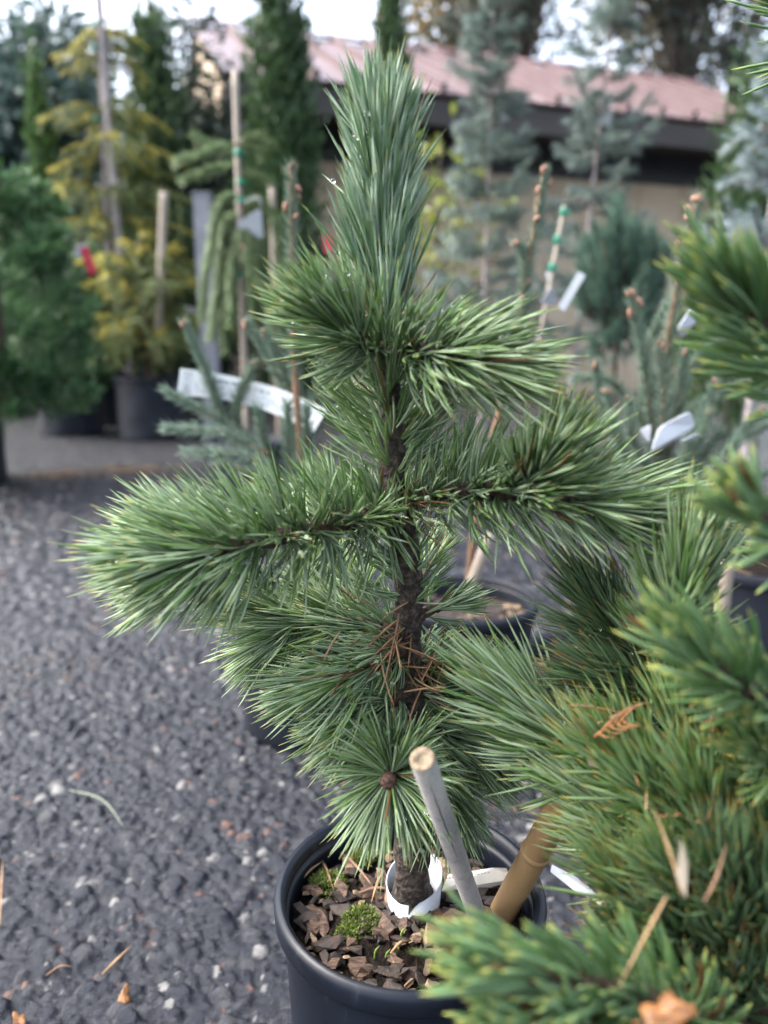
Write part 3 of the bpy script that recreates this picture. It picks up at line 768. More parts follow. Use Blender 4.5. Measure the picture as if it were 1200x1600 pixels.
# ------------------------------------------------------------------ twiggy conifers
def twig_set(root, twigs, mat, per_m, L, W, a0, a1, rg, tw_mat=None, r0=0.004, r1=0.002, buds=None, bud_r=0.006, up=0.0, segs=1, droop=0.0):
    """each twig is a branch part with its needles (stuff) and, where asked, bud parts"""
    for i, path in enumerate(twigs):
        br = branch_mesh('branch', path, r0, r1, tw_mat or M['twig_orange'], root, 6, 10, 0.1, rg)
        ba, dd, be, Ln, Wn, rr = shoot_needles(path, per_m, L, a0, a1, W * 1.5, 0.03, 1.0, 0.10, up, droop, 1, rg, 3.0, tuft=10, fan=0.12, rbase=r1)
        build_needles('needles', ba, dd, be, Ln, Wn, mat, br, segs, 3, rg, rr)
        if buds and i in buds:
            P = np.asarray(path[-1], float); T = unit(P - np.asarray(path[-2], float))
            for k in range(buds[i]):
                pr = unit(np.cross(T, unit(rg.normal(size=3))))
                off = (T * bud_r * (0.9 if k == 0 else 0.1) + (pr * bud_r * 1.05 if k else 0)) if k < 4 else -T * (k - 3) * bud_r * 2.6 + pr * bud_r * 1.9
                MB().ball(P + off, bud_r * rg.uniform(0.55, 1.1), (0.85, 0.85, 1.6), frame_of(T + rg.normal(0, 0.4, 3)), 8, 6, 0.25, rg).build('bud', M['budpink'], br)

def pathpx(pts, Y):
    return [at(p[0], p[1], Y + (p[2] if len(p) > 2 else 0)) for p in pts]

rg = np.random.default_rng(101)
# left blue spruce (behind the pine)
Ys = 1.24
lsp = thing('blue_spruce', 'leggy blue-green potted spruce carrying a long printed label', 'spruce', s_spruce)
stem = [s_spruce - (0, 0, 0.02), at(478, 800, Ys), at(462, 600, Ys), at(458, 430, Ys), at(455, 262, Ys)]
MB().tube(spline(stem, 20), np.linspace(0.008, 0.004, len(spline(stem, 20))), 8).build('trunk', M['twig_orange'], lsp)
tw = [([(470, 790), (357, 670), (330, 600), (291, 508)], 0.0), ([(400, 700), (335, 652), (262, 612)], -0.03), ([(420, 710), (350, 678), (262, 668)], -0.06),
      ([(430, 735), (380, 712), (294, 706)], -0.09), ([(420, 730), (368, 655), (394, 572)], 0.0), ([(470, 740), (440, 600), (387, 505)], 0.08),
      ([(470, 740), (452, 610), (416, 522)], 0.05), ([(472, 730), (470, 620), (437, 532)], 0.05), ([(440, 760), (415, 700), (402, 640)], -0.04),
      ([(460, 770), (450, 700), (450, 632)], -0.05), ([(475, 780), (480, 700), (479, 640)], -0.03), ([(475, 690), (520, 620), (560, 560)], 0.05),
      ([(475, 740), (540, 690), (600, 660)], 0.0), ([(470, 760), (400, 740), (340, 722)], 0.06), ([(462, 610), (458, 430), (455, 264)], 0.0),
      ([(470, 700), (500, 600), (520, 520)], 0.03), ([(474, 820), (430, 790), (385, 770)], -0.05), ([(474, 810), (520, 770), (570, 750)], -0.05)]
twigs = [pathpx(p, Ys + dy) for p, dy in tw]
twig_set(lsp, twigs, M['spruce'], 3000, 0.018, 0.0018, 52, 25, rg, buds={0: 2, 4: 1, 5: 2, 6: 2, 14: 9}, bud_r=0.0052)
# mid spruce with a tall budded leader
msp = thing('blue_spruce', 'thin spruce with pinkish buds up its single tall leader, behind the pine', 'spruce', s_mid)
stem = [s_mid - (0, 0, 0.02), at(745, 800, 1.27), at(800, 560, 1.27), at(820, 440, 1.27), at(852, 262, 1.27)]
MB().tube(spline(stem, 20), np.linspace(0.007, 0.0035, len(spline(stem, 20))), 8).build('trunk', M['twig_orange'], msp)
tw = [([(806, 530), (820, 440), (840, 340), (852, 270)], 0.0), ([(780, 640), (810, 540), (822, 440)], 0.0), ([(760, 740), (790, 640), (806, 540)], 0.0),
      ([(775, 660), (730, 600), (700, 560)], 0.05), ([(765, 720), (820, 680), (870, 640)], 0.06), ([(757, 750), (700, 720), (660, 690)], 0.05),
      ([(757, 750), (790, 735), (850, 730)], 0.0), ([(820, 440), (818, 400), (808, 380)], 0.0)]
twig_set(msp, [pathpx(p, 1.27 + dy) for p, dy in tw], M['spruce'], 3000, 0.017, 0.0018, 45, 25, rg, buds={0: 9, 1: 6, 2: 4, 7: 3}, bud_r=0.0052)
# right blue spruce
Yr = 1.30
rsp = thing('blue_spruce', 'spreading blue spruce with many upright budded twigs and a torn white label', 'spruce', s_right)
stem = [s_right - (0, 0, 0.02), at(1090, 860, Yr), at(1035, 720, Yr), at(1040, 560, Yr), at(1062, 430, Yr), at(1090, 310, Yr)]
MB().tube(spline(stem, 24), np.linspace(0.009, 0.004, len(spline(stem, 24))), 8).build('trunk', M['twig_orange'], rsp)
tw = [([(1036, 600), (1046, 520), (1062, 430), (1090, 312)], 0.0), ([(1030, 760), (1015, 640), (1005, 560), (986, 460)], -0.03), ([(1035, 740), (1060, 640), (1070, 552)], -0.02),
      ([(1040, 780), (1080, 690), (1116, 602)], -0.06), ([(1020, 760), (950, 660), (930, 572)], 0.02), ([(1020, 770), (965, 690), (948, 616)], -0.04), ([(1025, 760), (990, 690), (983, 627)], -0.08),
      ([(1045, 800), (1080, 720), (1106, 648)], -0.10), ([(1050, 800), (1120, 720), (1186, 644)], -0.06), ([(1055, 810), (1110, 740), (1151, 690)], -0.12), ([(1045, 790), (1090, 720), (1126, 676)], -0.05),
      ([(1020, 780), (980, 720), (955, 655)], -0.1), ([(1050, 830), (1120, 780), (1190, 740)], -0.05), ([(1030, 800), (960, 770), (900, 700)], -0.04), ([(1040, 820), (1000, 790), (930, 740)], 0.0),
      ([(1036, 650), (1010, 560), (1040, 480)], 0.06), ([(1040, 640), (1090, 560), (1140, 520)], 0.08), ([(1030, 700), (960, 600), (900, 590)], 0.10), ([(1060, 850), (1130, 830), (1195, 790)], 0.0),
      ([(1036, 700), (1036, 600), (1030, 540)], -0.05), ([(1040, 700), (1080, 640), (1160, 600)], 0.03), ([(1045, 830), (1060, 760), (1075, 690)], -0.1),
      ([(1050, 840), (1000, 830), (940, 800)], 0.03), ([(1050, 780), (1150, 690), (1230, 650)], 0.02), ([(1036, 720), (1000, 650), (1020, 590)], 0.0)]
twig_set(rsp, [pathpx(p, Yr + dy) for p, dy in tw], M['spruce'], 3000, 0.019, 0.0019, 52, 28, rg, buds={0: 9, 1: 6, 2: 4, 3: 3, 4: 2, 5: 1, 6: 1, 7: 1, 8: 1, 10: 1, 16: 2, 19: 2}, bud_r=0.0054)

# grey airy firs in front of the shed
def airy_fir(label, px, Y, ptop, half_px, mat, seed, nwh=11, drop=0.05, pbot=520, per=8, trunk=None, lean=0, r0=0.018, upb=0.15, nl=0.035, dens=420, w=0.005, name='grey_fir', cat='fir', group=None):
    rg = np.random.default_rng(seed)
    top = at(px, ptop, Y); base = np.array((top[0] + lean, Y, 0.0)); h = top[2]
    k = np.linalg.norm(top - CAM) / FPX
    root = thing(name, label, cat, base, group)
    tp = spline([base - (0, 0, 0.03), (base + top) / 2, top], 10)
    MB().tube(tp, np.linspace(r0, 0.004, len(tp)), 8).build('trunk', trunk or M['greybark'], root)
    zb = at(px, pbot, Y)[2]
    for i in range(nwh):
        u = i / (nwh - 1); z = zb + (top[2] - zb) * (u ** 0.9) * 0.96
        c = base + (top - base) * (z / h)
        R = half_px * k * (1 - u) ** 0.75 + 0.05
        for j in range(per):
            a = 2 * math.pi * (j + rg.random()) / per
            L = R * rg.uniform(0.40, 1.2)
            c = base + (top - base) * min(0.97, (z + rg.normal(0, 0.055)) / h)
            d = np.array((math.cos(a), math.sin(a), 0))
            e = c + d * L + np.array((0, 0, upb * L * rg.uniform(-0.5, 3.0) + rg.normal(0, 0.03)))
            m_ = c + d * L * 0.5 + np.array((0, 0, upb * L * 0.2 - drop * L))
            path = [c, m_, e]
            br = branch_mesh('branch', path, 0.006, 0.002, M['twig'], root, 5, 6, 0.1, rg)
            B = [shoot_needles(path, dens, nl, 60, 25, w, 0.2, 1.0, 0.1, 0.1, 0.0, 1, rg, 2, tuft=8, fan=0.2)]
            for q in range(5):
                s = 0.3 + 0.14 * q
                p0 = spline(path, 20)[int(s * 19)]
                sgn = 1 if q % 2 else -1
                dd = unit(d + sgn * 0.8 * np.array((-d[1], d[0], 0)) + (0, 0, 0.15))
                B.append(shoot_needles([p0, p0 + dd * L * 0.40 * (1.1 - 0.5 * s)], dens, nl * 0.9, 60, 25, w, 0, 1, 0.1, 0.1, 0.0, 1, rg, 2, tuft=6, fan=0.2))
            B = [np.concatenate(x) for x in zip(*B)]
            build_needles('needles', *B[:5], mat, br, 1, 3, rg, B[5])
    return root
GF = 'grey-blue firs in front of the shed'
airy_fir('bushy grey-blue fir with hanging white tag in front of the shed', 772, 3.9, -40, 85, M['spruce_grey'], 51, 12, group=GF, pbot=560, nl=0.045, dens=330, w=0.007)
airy_fir('open grey-blue fir with a pale bare trunk and triangular tag', 962, 3.7, -30, 80, M['spruce_grey'], 52, 9, group=GF, pbot=520, lean=-0.12, nl=0.042, dens=330, w=0.007)
airy_fir('silvery spruce just entering past the cypress', 1235, 2.4, 40, 70, M['spruce_silver'], 53, 9, pbot=420, nl=0.022, w=0.004, name='silver_spruce', cat='spruce')
# dwarf teal pine
def dwarf_pine(name, label, c, rx, rz, mat, seed, nsh=90, L=0.05, W=0.0038, cat='pine', base_z=0.0, dens=420):
    rg = np.random.default_rng(seed); c = np.asarray(c, float)
    base = np.array((c[0], c[1], base_z))
    root = thing(name, label, cat, base)
    MB().tube(spline([base - (0, 0, 0.02), (base + c) / 2, c], 8), np.linspace(0.016, 0.008, 8), 8).build('trunk', M['twig'], root)
    for i in range(nsh):
        v = unit(rg.normal(size=3)) * rg.random() ** 0.3
        e = c + v * (rx, rx, rz); s = c + v * (rx, rx, rz) * 0.55 - (0, 0, 0.06)
        path = [s, (s + e) / 2 + (0, 0, -0.01), e + (0, 0, 0.03)]
        br = branch_mesh('branch', path, 0.005, 0.003, M['twig'], root, 5, 5, 0.1, rg)
        B = shoot_needles(path, dens, L, 55, 15, W, 0.3, 1.0, 0.2, 0.1, 0.0, 2, rg, 2, tuft=10, fan=0.15)
        build_needles('needles', *B[:5], mat, br, 2, 3, rg, B[5])
    return root
cc = at(968, 455, 2.6)
dwarf_pine('dwarf_pine', 'rounded teal dwarf pine between the shed firs and the right spruce', cc, 0.15, 0.24, M['spruce_teal'], 61, 90)
p_t, s_t = pot('black pot of the rounded teal dwarf pine', (cc[0], cc[1], 0.002), 0.15, 0.26, M['plastic_far'], PG, 0.03, False, 0.88, 0, 20)
# yellow-green shrub
c = at(702, 250, 4.4)
broad_tree('lime_shrub', 'yellow-green leafy shrub beside the pine candle, before the shed', (c[0] - 0.05, 4.4, 0), 1.75, [(0, 0, 1.35, 0.22, 0.2, 0.5), (0.1, 0, 1.2, 0.25, 0.2, 0.3)], M['limeleaf'], 62, 0.015, 300, 0.07, 40, cat='shrub', asp=0.55)

# left side: junipers
def juniper(label, c, R, h, seed, n=7000, base_z=0.4, group=None):
    rg = np.random.default_rng(seed); c = np.asarray(c, float)
    root = thing('juniper', label, 'juniper', (c[0], c[1], base_z), group)
    MB().tube(spline([c * (1, 1, 0) + (0, 0, base_z - 0.02), c * (1, 1, 0) + (0.02, 0, base_z + h * 0.45), c * (1, 1, 0) + (0, 0, base_z + h * 0.9)], 8), np.linspace(0.03, 0.006, 8), 7).build('trunk', M['twig'], root)
    nc = 170
    u = rg.random(nc) ** 1.15; th = rg.random(nc) * 6.283
    rr = R * np.sqrt(np.clip(1 - ((u - 0.28) / 0.76) ** 2, 0.02, 1)) * rg.uniform(0.55, 1.25, nc)
    C = c * (1, 1, 0) + np.stack([rr * np.cos(th), rr * np.sin(th), base_z - 0.03 + u * h], 1)
    out = np.stack([np.cos(th), np.sin(th), 0.5 + 0 * th], 1)
    ci = rg.integers(0, nc, n); L = rg.random(n)
    P = C[ci] + rg.normal(0, 1, (n, 3)) * R * (0.11 - 0.085 * L[:, None]) + unit(out[ci] + rg.normal(0, 0.25, (nc, 3))[ci]) * (L[:, None] * 0.30 * R * 2 - 0.09)
    D = unit(out[ci]) + rg.normal(0, 0.55, (n, 3)) + (0, 0, 0.4)
    leaf_obj('crown', P, D, 0.042 * rg.uniform(0.6, 1.5, n), 0.28, M['yew'], root, rg, rg.random(nc)[ci])
    return root
c = at(8, 450, 3.55); juniper('dense green juniper with feathery sprays over the near left pot', (c[0] - 0.06, 3.55, 0), 0.31, 1.0, 71, 22000, s_jun[2])
c = at(80, 500, 5.35); juniper('dark green juniper with orange-red hang tag behind the near one', (s_b1[0] - 0.04, 5.35, 0), 0.30, 1.0, 72, 14000, s_b1[2])

# golden spruces
def golden_spruce(label, base, top, Rmax, zb, nwh, per, seed, stem_mat, inner=True, upb=0.0, droop=0.12, gold_top=0.9, hang=0.10):
    rg = np.random.default_rng(seed); base = np.asarray(base, float); top = np.asarray(top, float)
    root = thing('golden_spruce', label, 'spruce', base)
    tp = spline([base - (0, 0, 0.03), (base + top) / 2, top], 12)
    MB().tube(tp, np.linspace(0.030, 0.012, len(tp)), 8).build('trunk', stem_mat, root)
    for i in range(nwh):
        u = i / (nwh - 1); z = zb + (top[2] - zb) * u
        c = base + (top - base) * ((z - base[2]) / (top[2] - base[2]))
        R = Rmax * (1 - u) ** 0.8 + 0.10
        for j in range(per):
            a = 2 * math.pi * (j + rg.random() * 0.8) / per + i
            L = R * rg.uniform(0.45, 1.2)
            c = c + (0, 0, rg.normal(0, 0.025))
            d = np.array((math.cos(a), math.sin(a), 0))
            e = c + d * L + (0, 0, upb * L * rg.uniform(0.6, 1.3) - droop * L * rg.uniform(0.2, 2.0))
            path = [c, c + d * L * 0.5 + (0, 0, upb * L * 0.6 + 0.06 * L), e]
            br = branch_mesh('branch', path, 0.008, 0.003, M['twig'], root, 5, 7, 0.1, rg)
            B = [shoot_needles(path, 300, 0.023, 50, 20, 0.0085, 0.12, 1.0, 0.1, 0.1, 0.05, 1, rg, 2, tuft=8, fan=0.15)]
            I = []
            PP = spline(path, 20)
            for q in range(7):
                s = 0.20 + 0.11 * q; p0 = PP[min(int(s * len(PP)), len(PP) - 1)]
                sgn = (1, -1, 0)[q % 3]
                dd = unit(d * 0.8 + sgn * 0.7 * np.array((-d[1], d[0], 0)) + (0, 0, -0.25 - hang * 4 * rg.random()))
                tgt = B if (rg.random() < 0.55 * (0.6 + u)) else I
                l2 = L * 0.34 * rg.uniform(0.7, 1.2)
                tgt.append(shoot_needles([p0, p0 + dd * l2 * 0.6, p0 + dd * l2 + (0, 0, -hang * l2)], 270, 0.022, 46, 20, 0.0085, 0, 1, 0.1, 0.05, 0.1, 1, rg, 2, tuft=6, fan=0.15))
                if inner:
                    dd = unit(d * 0.4 + rg.normal(0, 0.4, 3) + (0, 0, -0.9))
                    I.append(shoot_needles([p0, p0 + dd * l2], 230, 0.03, 50, 20, 0.0095, 0, 1, 0.1, 0.0, 0.1, 1, rg, 2, tuft=6, fan=0.15))
            B = [np.concatenate(x) for x in zip(*B)]
            build_needles('golden_needles', *B[:5], M['gold'] if rg.random() < gold_top else M['olive'], br, 1, 3, rg, B[5])
            if I:
                I = [np.concatenate(x) for x in zip(*I)]
                build_needles('green_needles', *I[:5], M['olive'], br, 1, 3, rg, I[5])
    return root
ty = 5.95
tb = np.array((s_b3[0], ty, s_b3[2]))
ttop = at(152, -40, ty)
golden_spruce('tall golden spruce with drooping yellow branch tiers and a staked trunk', tb, (ttop[0], ty, ttop[2]), 0.80, 0.85, 9, 7, 81, M['greybark'])
c = at(222, 380, 5.15)
golden_spruce('squat olive-gold spruce in a pot with a pale bamboo stake', s_b2, (s_b2[0] - 0.02, 5.15, c[2]), 0.56, 0.50, 7, 8, 82, M['twig'], upb=0.45, droop=0.1, hang=0.02, gold_top=0.42)
# staked weeping conifer
Yw = 2.9
wb = at(375, 460, Yw) * (1, 1, 0)
p_w, s_w = pot('black pot of the staked weeping conifer', (wb[0], Yw, 0.002), 0.16, 0.28, M['plastic_far'], PG, 0.03, False, 0.88, 0, 21)
weep = thing('weeping_conifer', 'weeping conifer tied to a tall bamboo cane, arms spreading then hanging', 'conifer', s_w)
MB().tube(spline([s_w - (0, 0, 0.02), at(380, 420, Yw + 0.02), at(374, 215, Yw + 0.02)], 14), np.linspace(0.012, 0.006, 14), 8).build('trunk', M['twig'], weep)
tw = [([(372, 225), (330, 235), (283, 250)], -0.1), ([(374, 222), (400, 215), (418, 222)], -0.1), ([(373, 225), (395, 232), (404, 240)], 0.0), ([(373, 255), (330, 265), (292, 279)], 0.05), ([(375, 270), (400, 275), (416, 284)], 0.0),
      ([(374, 240), (330, 225), (310, 215)], 0.1), ([(376, 305), (350, 312), (335, 345), (328, 400)], -0.05), ([(378, 310), (410, 315), (430, 350), (440, 420)], 0.0), ([(378, 330), (355, 345), (345, 390), (338, 460)], 0.0),
      ([(378, 330), (400, 345), (410, 400), (414, 470)], 0.0), ([(378, 350), (370, 380), (362, 430), (360, 500)], -0.05), ([(378, 350), (390, 380), (392, 440), (396, 510)], -0.05), ([(376, 320), (420, 330), (450, 380), (456, 460)], 0.08),
      ([(376, 340), (340, 360), (322, 420), (316, 490)], 0.08), ([(378, 400), (350, 430), (335, 480), (330, 520)], 0.0), ([(378, 400), (410, 430), (430, 480), (440, 530)], 0.0), ([(378, 380), (395, 420), (420, 470), (425, 540)], -0.08), ([(378, 390), (360, 430), (350, 500), (352, 540)], 0.03)]
twig_set(weep, [pathpx(p, Yw + dy) for p, dy in tw], M['weep'], 1300, 0.042, 0.0048, 34, 20, rg, r0=0.005, r1=0.002, segs=1, droop=0.05)

# ------------------------------------------------------------------ stakes, tags and labels
def stick(name, label, p0, p1, r, mat, cat='stake', group=None, taper=1.0, knots=0, sides=12, end=None):
    p0, p1 = np.asarray(p0, float), np.asarray(p1, float)
    root = thing(name, label, cat, p0, group)
    n = 24; P = spline([p0, p1], n); rr = np.linspace(r, r * taper, n)
    body = MB().tube(P, rr, sides).build('cane', mat, root)
    if knots:
        T = unit(p1 - p0); Lx = np.linalg.norm(p1 - p0)
        for k in range(knots):
            c = p0 + T * Lx * (k + 0.6) / knots
            MB().tube([c - T * r * 0.25, c, c + T * r * 0.25], [r * 1.02, r * 1.12, r * 1.02], sides).build('node_ring', mat, body)
    return root, body
SG = 'canes and stakes among the back row plants'
def vert(px0, py0, px1, py1, Y, into=None):
    a = at(px0, py0, Y); b_ = at(px1, py1, Y)
    return a, b_
a = at(152, -30, 5.80); stick('wooden_stake', 'pale grey stake running up the tall golden spruce', (a[0] + 0.02, 5.80, 0.0), (a[0] + 0.0, 5.80, a[2]), 0.026, M['greybark'], group=SG)
a, b_ = at(256, 300, 5.0), at(248, 500, 5.0); stick('wooden_stake', 'pale stake standing in the squat olive-gold spruce', b_ + (b_ - a) * 0.35, a, 0.023, M['wood'], group=SG)
a = at(367, 110, Yw); b_ = at(375, 460, Yw); stick('bamboo_cane', 'tall weathered cane holding up the weeping conifer', (s_w[0], Yw, s_w[2] - 0.05), a, 0.011, M['wood'], group=SG, knots=5)
a = at(425, 292, 4.6); stick('wooden_stake', 'short brown stake behind the weeping conifer', (a[0], 4.6, 0.0), a, 0.018, M['wood'], group=SG)
a = at(323, 305, 4.9); b_ = at(318, 480, 4.9)
MBp = MB().box(((a[0] + b_[0]) / 2, 4.9, a[2] / 2), (0.095, 0.095, a[2] - 0.004)); MBp.box(((a[0] + b_[0]) / 2, 4.9, a[2] + 0.004), (0.11, 0.11, 0.012))
tag(MBp.build('square_post', M['grey_post'], None, False), 'square grey post between olive-gold spruce and weeping conifer', 'post')
a = at(882, 322, 2.2); b_ = at(858, 450, 2.2); stick('bamboo_cane', 'thin cane with green ties and a triangular tag near the budded leader', b_ + (b_ - a) * 1.0 + np.array((0, 0, 0)), a, 0.006, M['wood'], group=SG)
a = at(1137, 878, 1.16); b_ = at(1125, 960, 1.16); stick('bamboo_cane', 'cut pale cane end beside the right black pot', b_ * (1, 1, 0), a, 0.011, M['wood'], group=SG)
stick('bamboo_cane', 'leaning cane stuck in the pot of bark mulch', at(728, 935, 1.24), at(766, 835, 1.24), 0.010, M['wood'], group=SG)

def tie(px, py, Y, r, label):
    c = at(px, py, Y)
    mb = MB().lathe([(r, -0.012), (r + 0.002, -0.006), (r + 0.002, 0.006), (r, 0.012)], c, 14, close=True)
    mb.box(c + (r + 0.005, -0.004, 0.0), (0.012, 0.002, 0.012), frame_of((0.3, 0.4, 1)))
    tag(mb.build('tie_tape', M['greentie'], None), label, 'tie', 'green plant ties')
for k, (px, py) in enumerate([(372, 240), (375, 285), (376, 313), (376, 380), (375, 428)]):
    tie(px, py, Yw, 0.012, ['topmost', 'bright second', 'third', 'fourth', 'lowest'][k] + ' green tie on the cane of the weeping conifer')
for k, (px, py) in enumerate([(880, 332), (870, 375), (862, 418)]):
    tie(px, py, 2.2, 0.006, ['upper', 'middle', 'lower'][k] + ' green tie on the thin cane by the budded leader')
for k, (px, py) in enumerate([(152, 38), (151, 75), (152, 187)]):
    tie(px, py, 5.80, 0.028, ['top', 'second', 'lowest'][k] + ' green tie round the stake of the golden spruce')

def card(name, label, quad, mat, cat='tag', thick=0.0012, group=None, lines=0, pm=None, loop=None):
    """flat plastic tag: polygon of world points given thickness"""
    Q = np.asarray(quad, float); n = unit(np.cross(Q[1] - Q[0], Q[2] - Q[0]))
    k = len(Q)
    root = MB().add(np.vstack([Q, Q + n * thick]), [tuple(range(k))[::-1], tuple(range(k, 2 * k))] + [(i, (i + 1) % k, (i + 1) % k + k, i + k) for i in range(k)])
    o = root.build(name, mat, None, False)
    tag(o, label, cat, group)
    if loop is not None:
        MB().tube(spline(loop, 8), 0.0015, 5).build('hanging_loop', M['tagwhite'], o)
    return o
HG = 'white hang tags on the back row plants'
def tri_card(label, pts, Y, tilt=0.03, mat=None, group=HG, up=None):
    P = [at(x, y, Y + tilt * (i - 1)) for i, (x, y) in enumerate(pts)]
    R = []
    for i in range(len(P)):      # rounded corners
        p, a_, b2 = P[i], P[i - 1], P[(i + 1) % len(P)]
        R += [p + (a_ - p) * 0.14, p + (a_ - p) * 0.05 + (b2 - p) * 0.05, p + (b2 - p) * 0.14]
    return card('hang_tag', label, R, mat or M['tagwhite'], group=group, loop=[P[0], P[0] + (-0.01, 0, 0.03), at(up[0], up[1], Y + 0.01)] if up else None)
tri_card('triangular white tag hanging on the weeping conifer cane', [(408, 323), (366, 352), (412, 375)], Yw - 0.06, up=(377, 318))
tri_card('triangular white tag on the pale bare fir trunk', [(957, 172), (934, 190), (954, 200)], 3.62, up=(958, 160))
tri_card('small white tag in the bushy grey-blue fir', [(782, 176), (798, 186), (782, 192)], 3.4)
tri_card('triangular pale tag below the green-tied thin cane', [(860, 446), (843, 475), (875, 474)], 2.17, up=(861, 425))
tri_card('small pale blue tag on the golden spruce top', [(184, 92), (207, 112), (200, 121), (187, 112)], 5.3)
tri_card('small white tag lying in the olive-gold spruce edge', [(290, 478), (322, 487), (320, 495), (292, 487)], 4.4)
tri_card('white tag half hidden behind near shoot of the dwarf shrub', [(1058, 515), (1080, 482), (1092, 500), (1066, 528)], 1.2)
tri_card('large torn white label in the right blue spruce', [(1018, 706), (1030, 668), (1080, 642), (1086, 668), (1030, 704)], 1.12, 0.01)
tri_card('small white label piece left of the torn label in the spruce', [(1001, 672), (1018, 664), (1016, 692), (1004, 690)], 1.15, 0.01)
tri_card('thin white label sliver right of the torn label in the spruce', [(1064, 690), (1090, 677), (1092, 683), (1068, 694)], 1.13, 0.01)
# leaning white stick tag
P = pathpx([(904, 424), (915, 430), (882, 486), (872, 480)], 1.55)
card('stick_tag', 'white stick label leaning in the plants beside the triangular pale tag', P, M['tagwhite'], group=None)
# orange-red and white tag on the juniper
o = card('hang_tag', 'red strip tag with a white head hanging on the juniper', pathpx([(124, 388), (136, 384), (152, 425), (140, 430)], 3.7), M['red'])
pc = card('white_head', None, pathpx([(113, 400), (121, 382), (138, 381), (128, 402)], 3.705), M['tagwhite'], None)
for k in ('label', 'category'):
    if k in pc: del pc[k]
attach(pc, o)
card('hang_tag', 'small red tag low on the shed side', pathpx([(507, 368), (517, 366), (518, 392), (508, 394)], 5.6), M['red'])

# printed strip label in the left spruce: curved strip with rows of small print
Ylab = 1.25
c0 = [at(x, y, Ylab + dz) for x, y, dz in ((279, 597, -0.01), (330, 602, 0), (385, 613, 0.005), (440, 630, 0.0), (500, 658, -0.01))]
upv = [np.array((0.004, 0.0, 0.0215)), np.array((0.002, 0, 0.020)), np.array((0.003, 0, 0.0195)), np.array((0.006, 0.004, 0.019)), np.array((0.010, 0.01, 0.017))]
S = spline(c0, 32); U = np.stack([np.interp(np.linspace(0, 4, len(S)), range(5), [u[i] for u in upv]) for i in range(3)], 1)
def strip_pt(s, v):
    i = np.clip(s * (len(S) - 1), 0, len(S) - 1.001); j = int(i); f = i - j
    return (S[j] * (1 - f) + S[j + 1] * f) + (U[j] * (1 - f) + U[j + 1] * f) * v
n = len(S); th = np.array((0, -0.0006, 0))
V = np.vstack([S - U, S + U, S - U - 2 * th, S + U - 2 * th])
F = [(i, i + 1, n + i + 1, n + i) for i in range(n - 1)] + [(2 * n + i, 3 * n + i, 3 * n + i + 1, 2 * n + i + 1) for i in range(n - 1)] + [(i, 2 * n + i, 2 * n + i + 1, i + 1) for i in range(n - 1)] + [(n + i, n + i + 1, 3 * n + i + 1, 3 * n + i) for i in range(n - 1)] + [(0, n, 3 * n, 2 * n), (n - 1, 3 * n - 1, 4 * n - 1, 2 * n - 1)]
lab = MB().add(V, F).build('strip_label', M['paper'], None, False)
tag(lab, 'long white printed strip label looped through the leggy blue spruce', 'label')
mb = MB(); rl_ = np.random.default_rng(5)
def ink(s0, s1, v0, v1):
    k = max(2, int((s1 - s0) * 30)); pts = []
    ss = np.linspace(s0, s1, k + 1)
    lo = [strip_pt(s, v0) + th * 1.5 for s in ss]; hi = [strip_pt(s, v1) + th * 1.5 for s in ss]
    mb.add(np.array(lo + hi), [(i, i + 1, k + 1 + i + 1, k + 1 + i) for i in range(k)])
for (s0, s1, v0, v1) in ((0.03, 0.035, -0.75, 0.75), (0.095, 0.10, -0.75, 0.75), (0.03, 0.10, 0.72, 0.80), (0.03, 0.10, -0.80, -0.72)): ink(s0, s1, v0, v1)
for k in range(7): ink(0.052, 0.078, -0.6 + k * 0.18, -0.6 + k * 0.18 + rl_.uniform(0.05, 0.12))
for row, (v, hh, dens) in enumerate(((0.42, 0.15, 1.0), (0.0, 0.06, 0.9), (-0.28, 0.06, 0.9), (-0.55, 0.06, 0.8))):
    s = 0.13 if row else 0.24
    while s < (0.68 if row == 0 else 0.86):
        w = rl_.uniform(0.006, 0.016) * (1.0 if row == 0 else 0.8)
        if rl_.random() < 0.85: ink(s, s + w, v - hh * rl_.uniform(0.6, 1), v + hh * rl_.uniform(0.6, 1))
        s += w + (0.004 if rl_.random() < 0.8 else 0.018)
mb.build('printed_text', M['print'], lab, False)

# ------------------------------------------------------------------ the dewy pine
rg = np.random.default_rng(2024)
NW = 0.0022
def px3(pts, Yb=Y0):
    return [at(p[0], p[1], Yb + (p[2] if len(p) > 2 else 0)) for p in pts]
tr_base = at_z(641, 1412, SZ)
pine = thing('pine_tree', 'dewy green pine with upright candle and long needled side branches, in focus', 'pine', tr_base)
trunk_path = [tr_base - (0, 0, 0.012)] + px3([(643, 1340), (640, 1200, 0.005), (637, 1080, 0.01), (634, 1000, 0.008), (640, 930, 0.004), (630, 850), (616, 760), (610, 660), (604, 570), (601, 500), (598, 400), (598, 310), (599, 230)])
TP = spline(trunk_path, 70)
prog = np.linspace(0, 1, len(TP))
trr = np.interp(prog, [0, 0.06, 0.2, 0.35, 0.55, 0.7, 0.78, 1], [0.0170, 0.0150, 0.0125, 0.0115, 0.0105, 0.0085, 0.0055, 0.0030])
trunk = MB().tube(TP, trr * (1 + rg.normal(0, 0.05, len(TP))), 14, jitter=0.22, rg=rg).build('trunk', M['bark'], pine)
DROPS = []
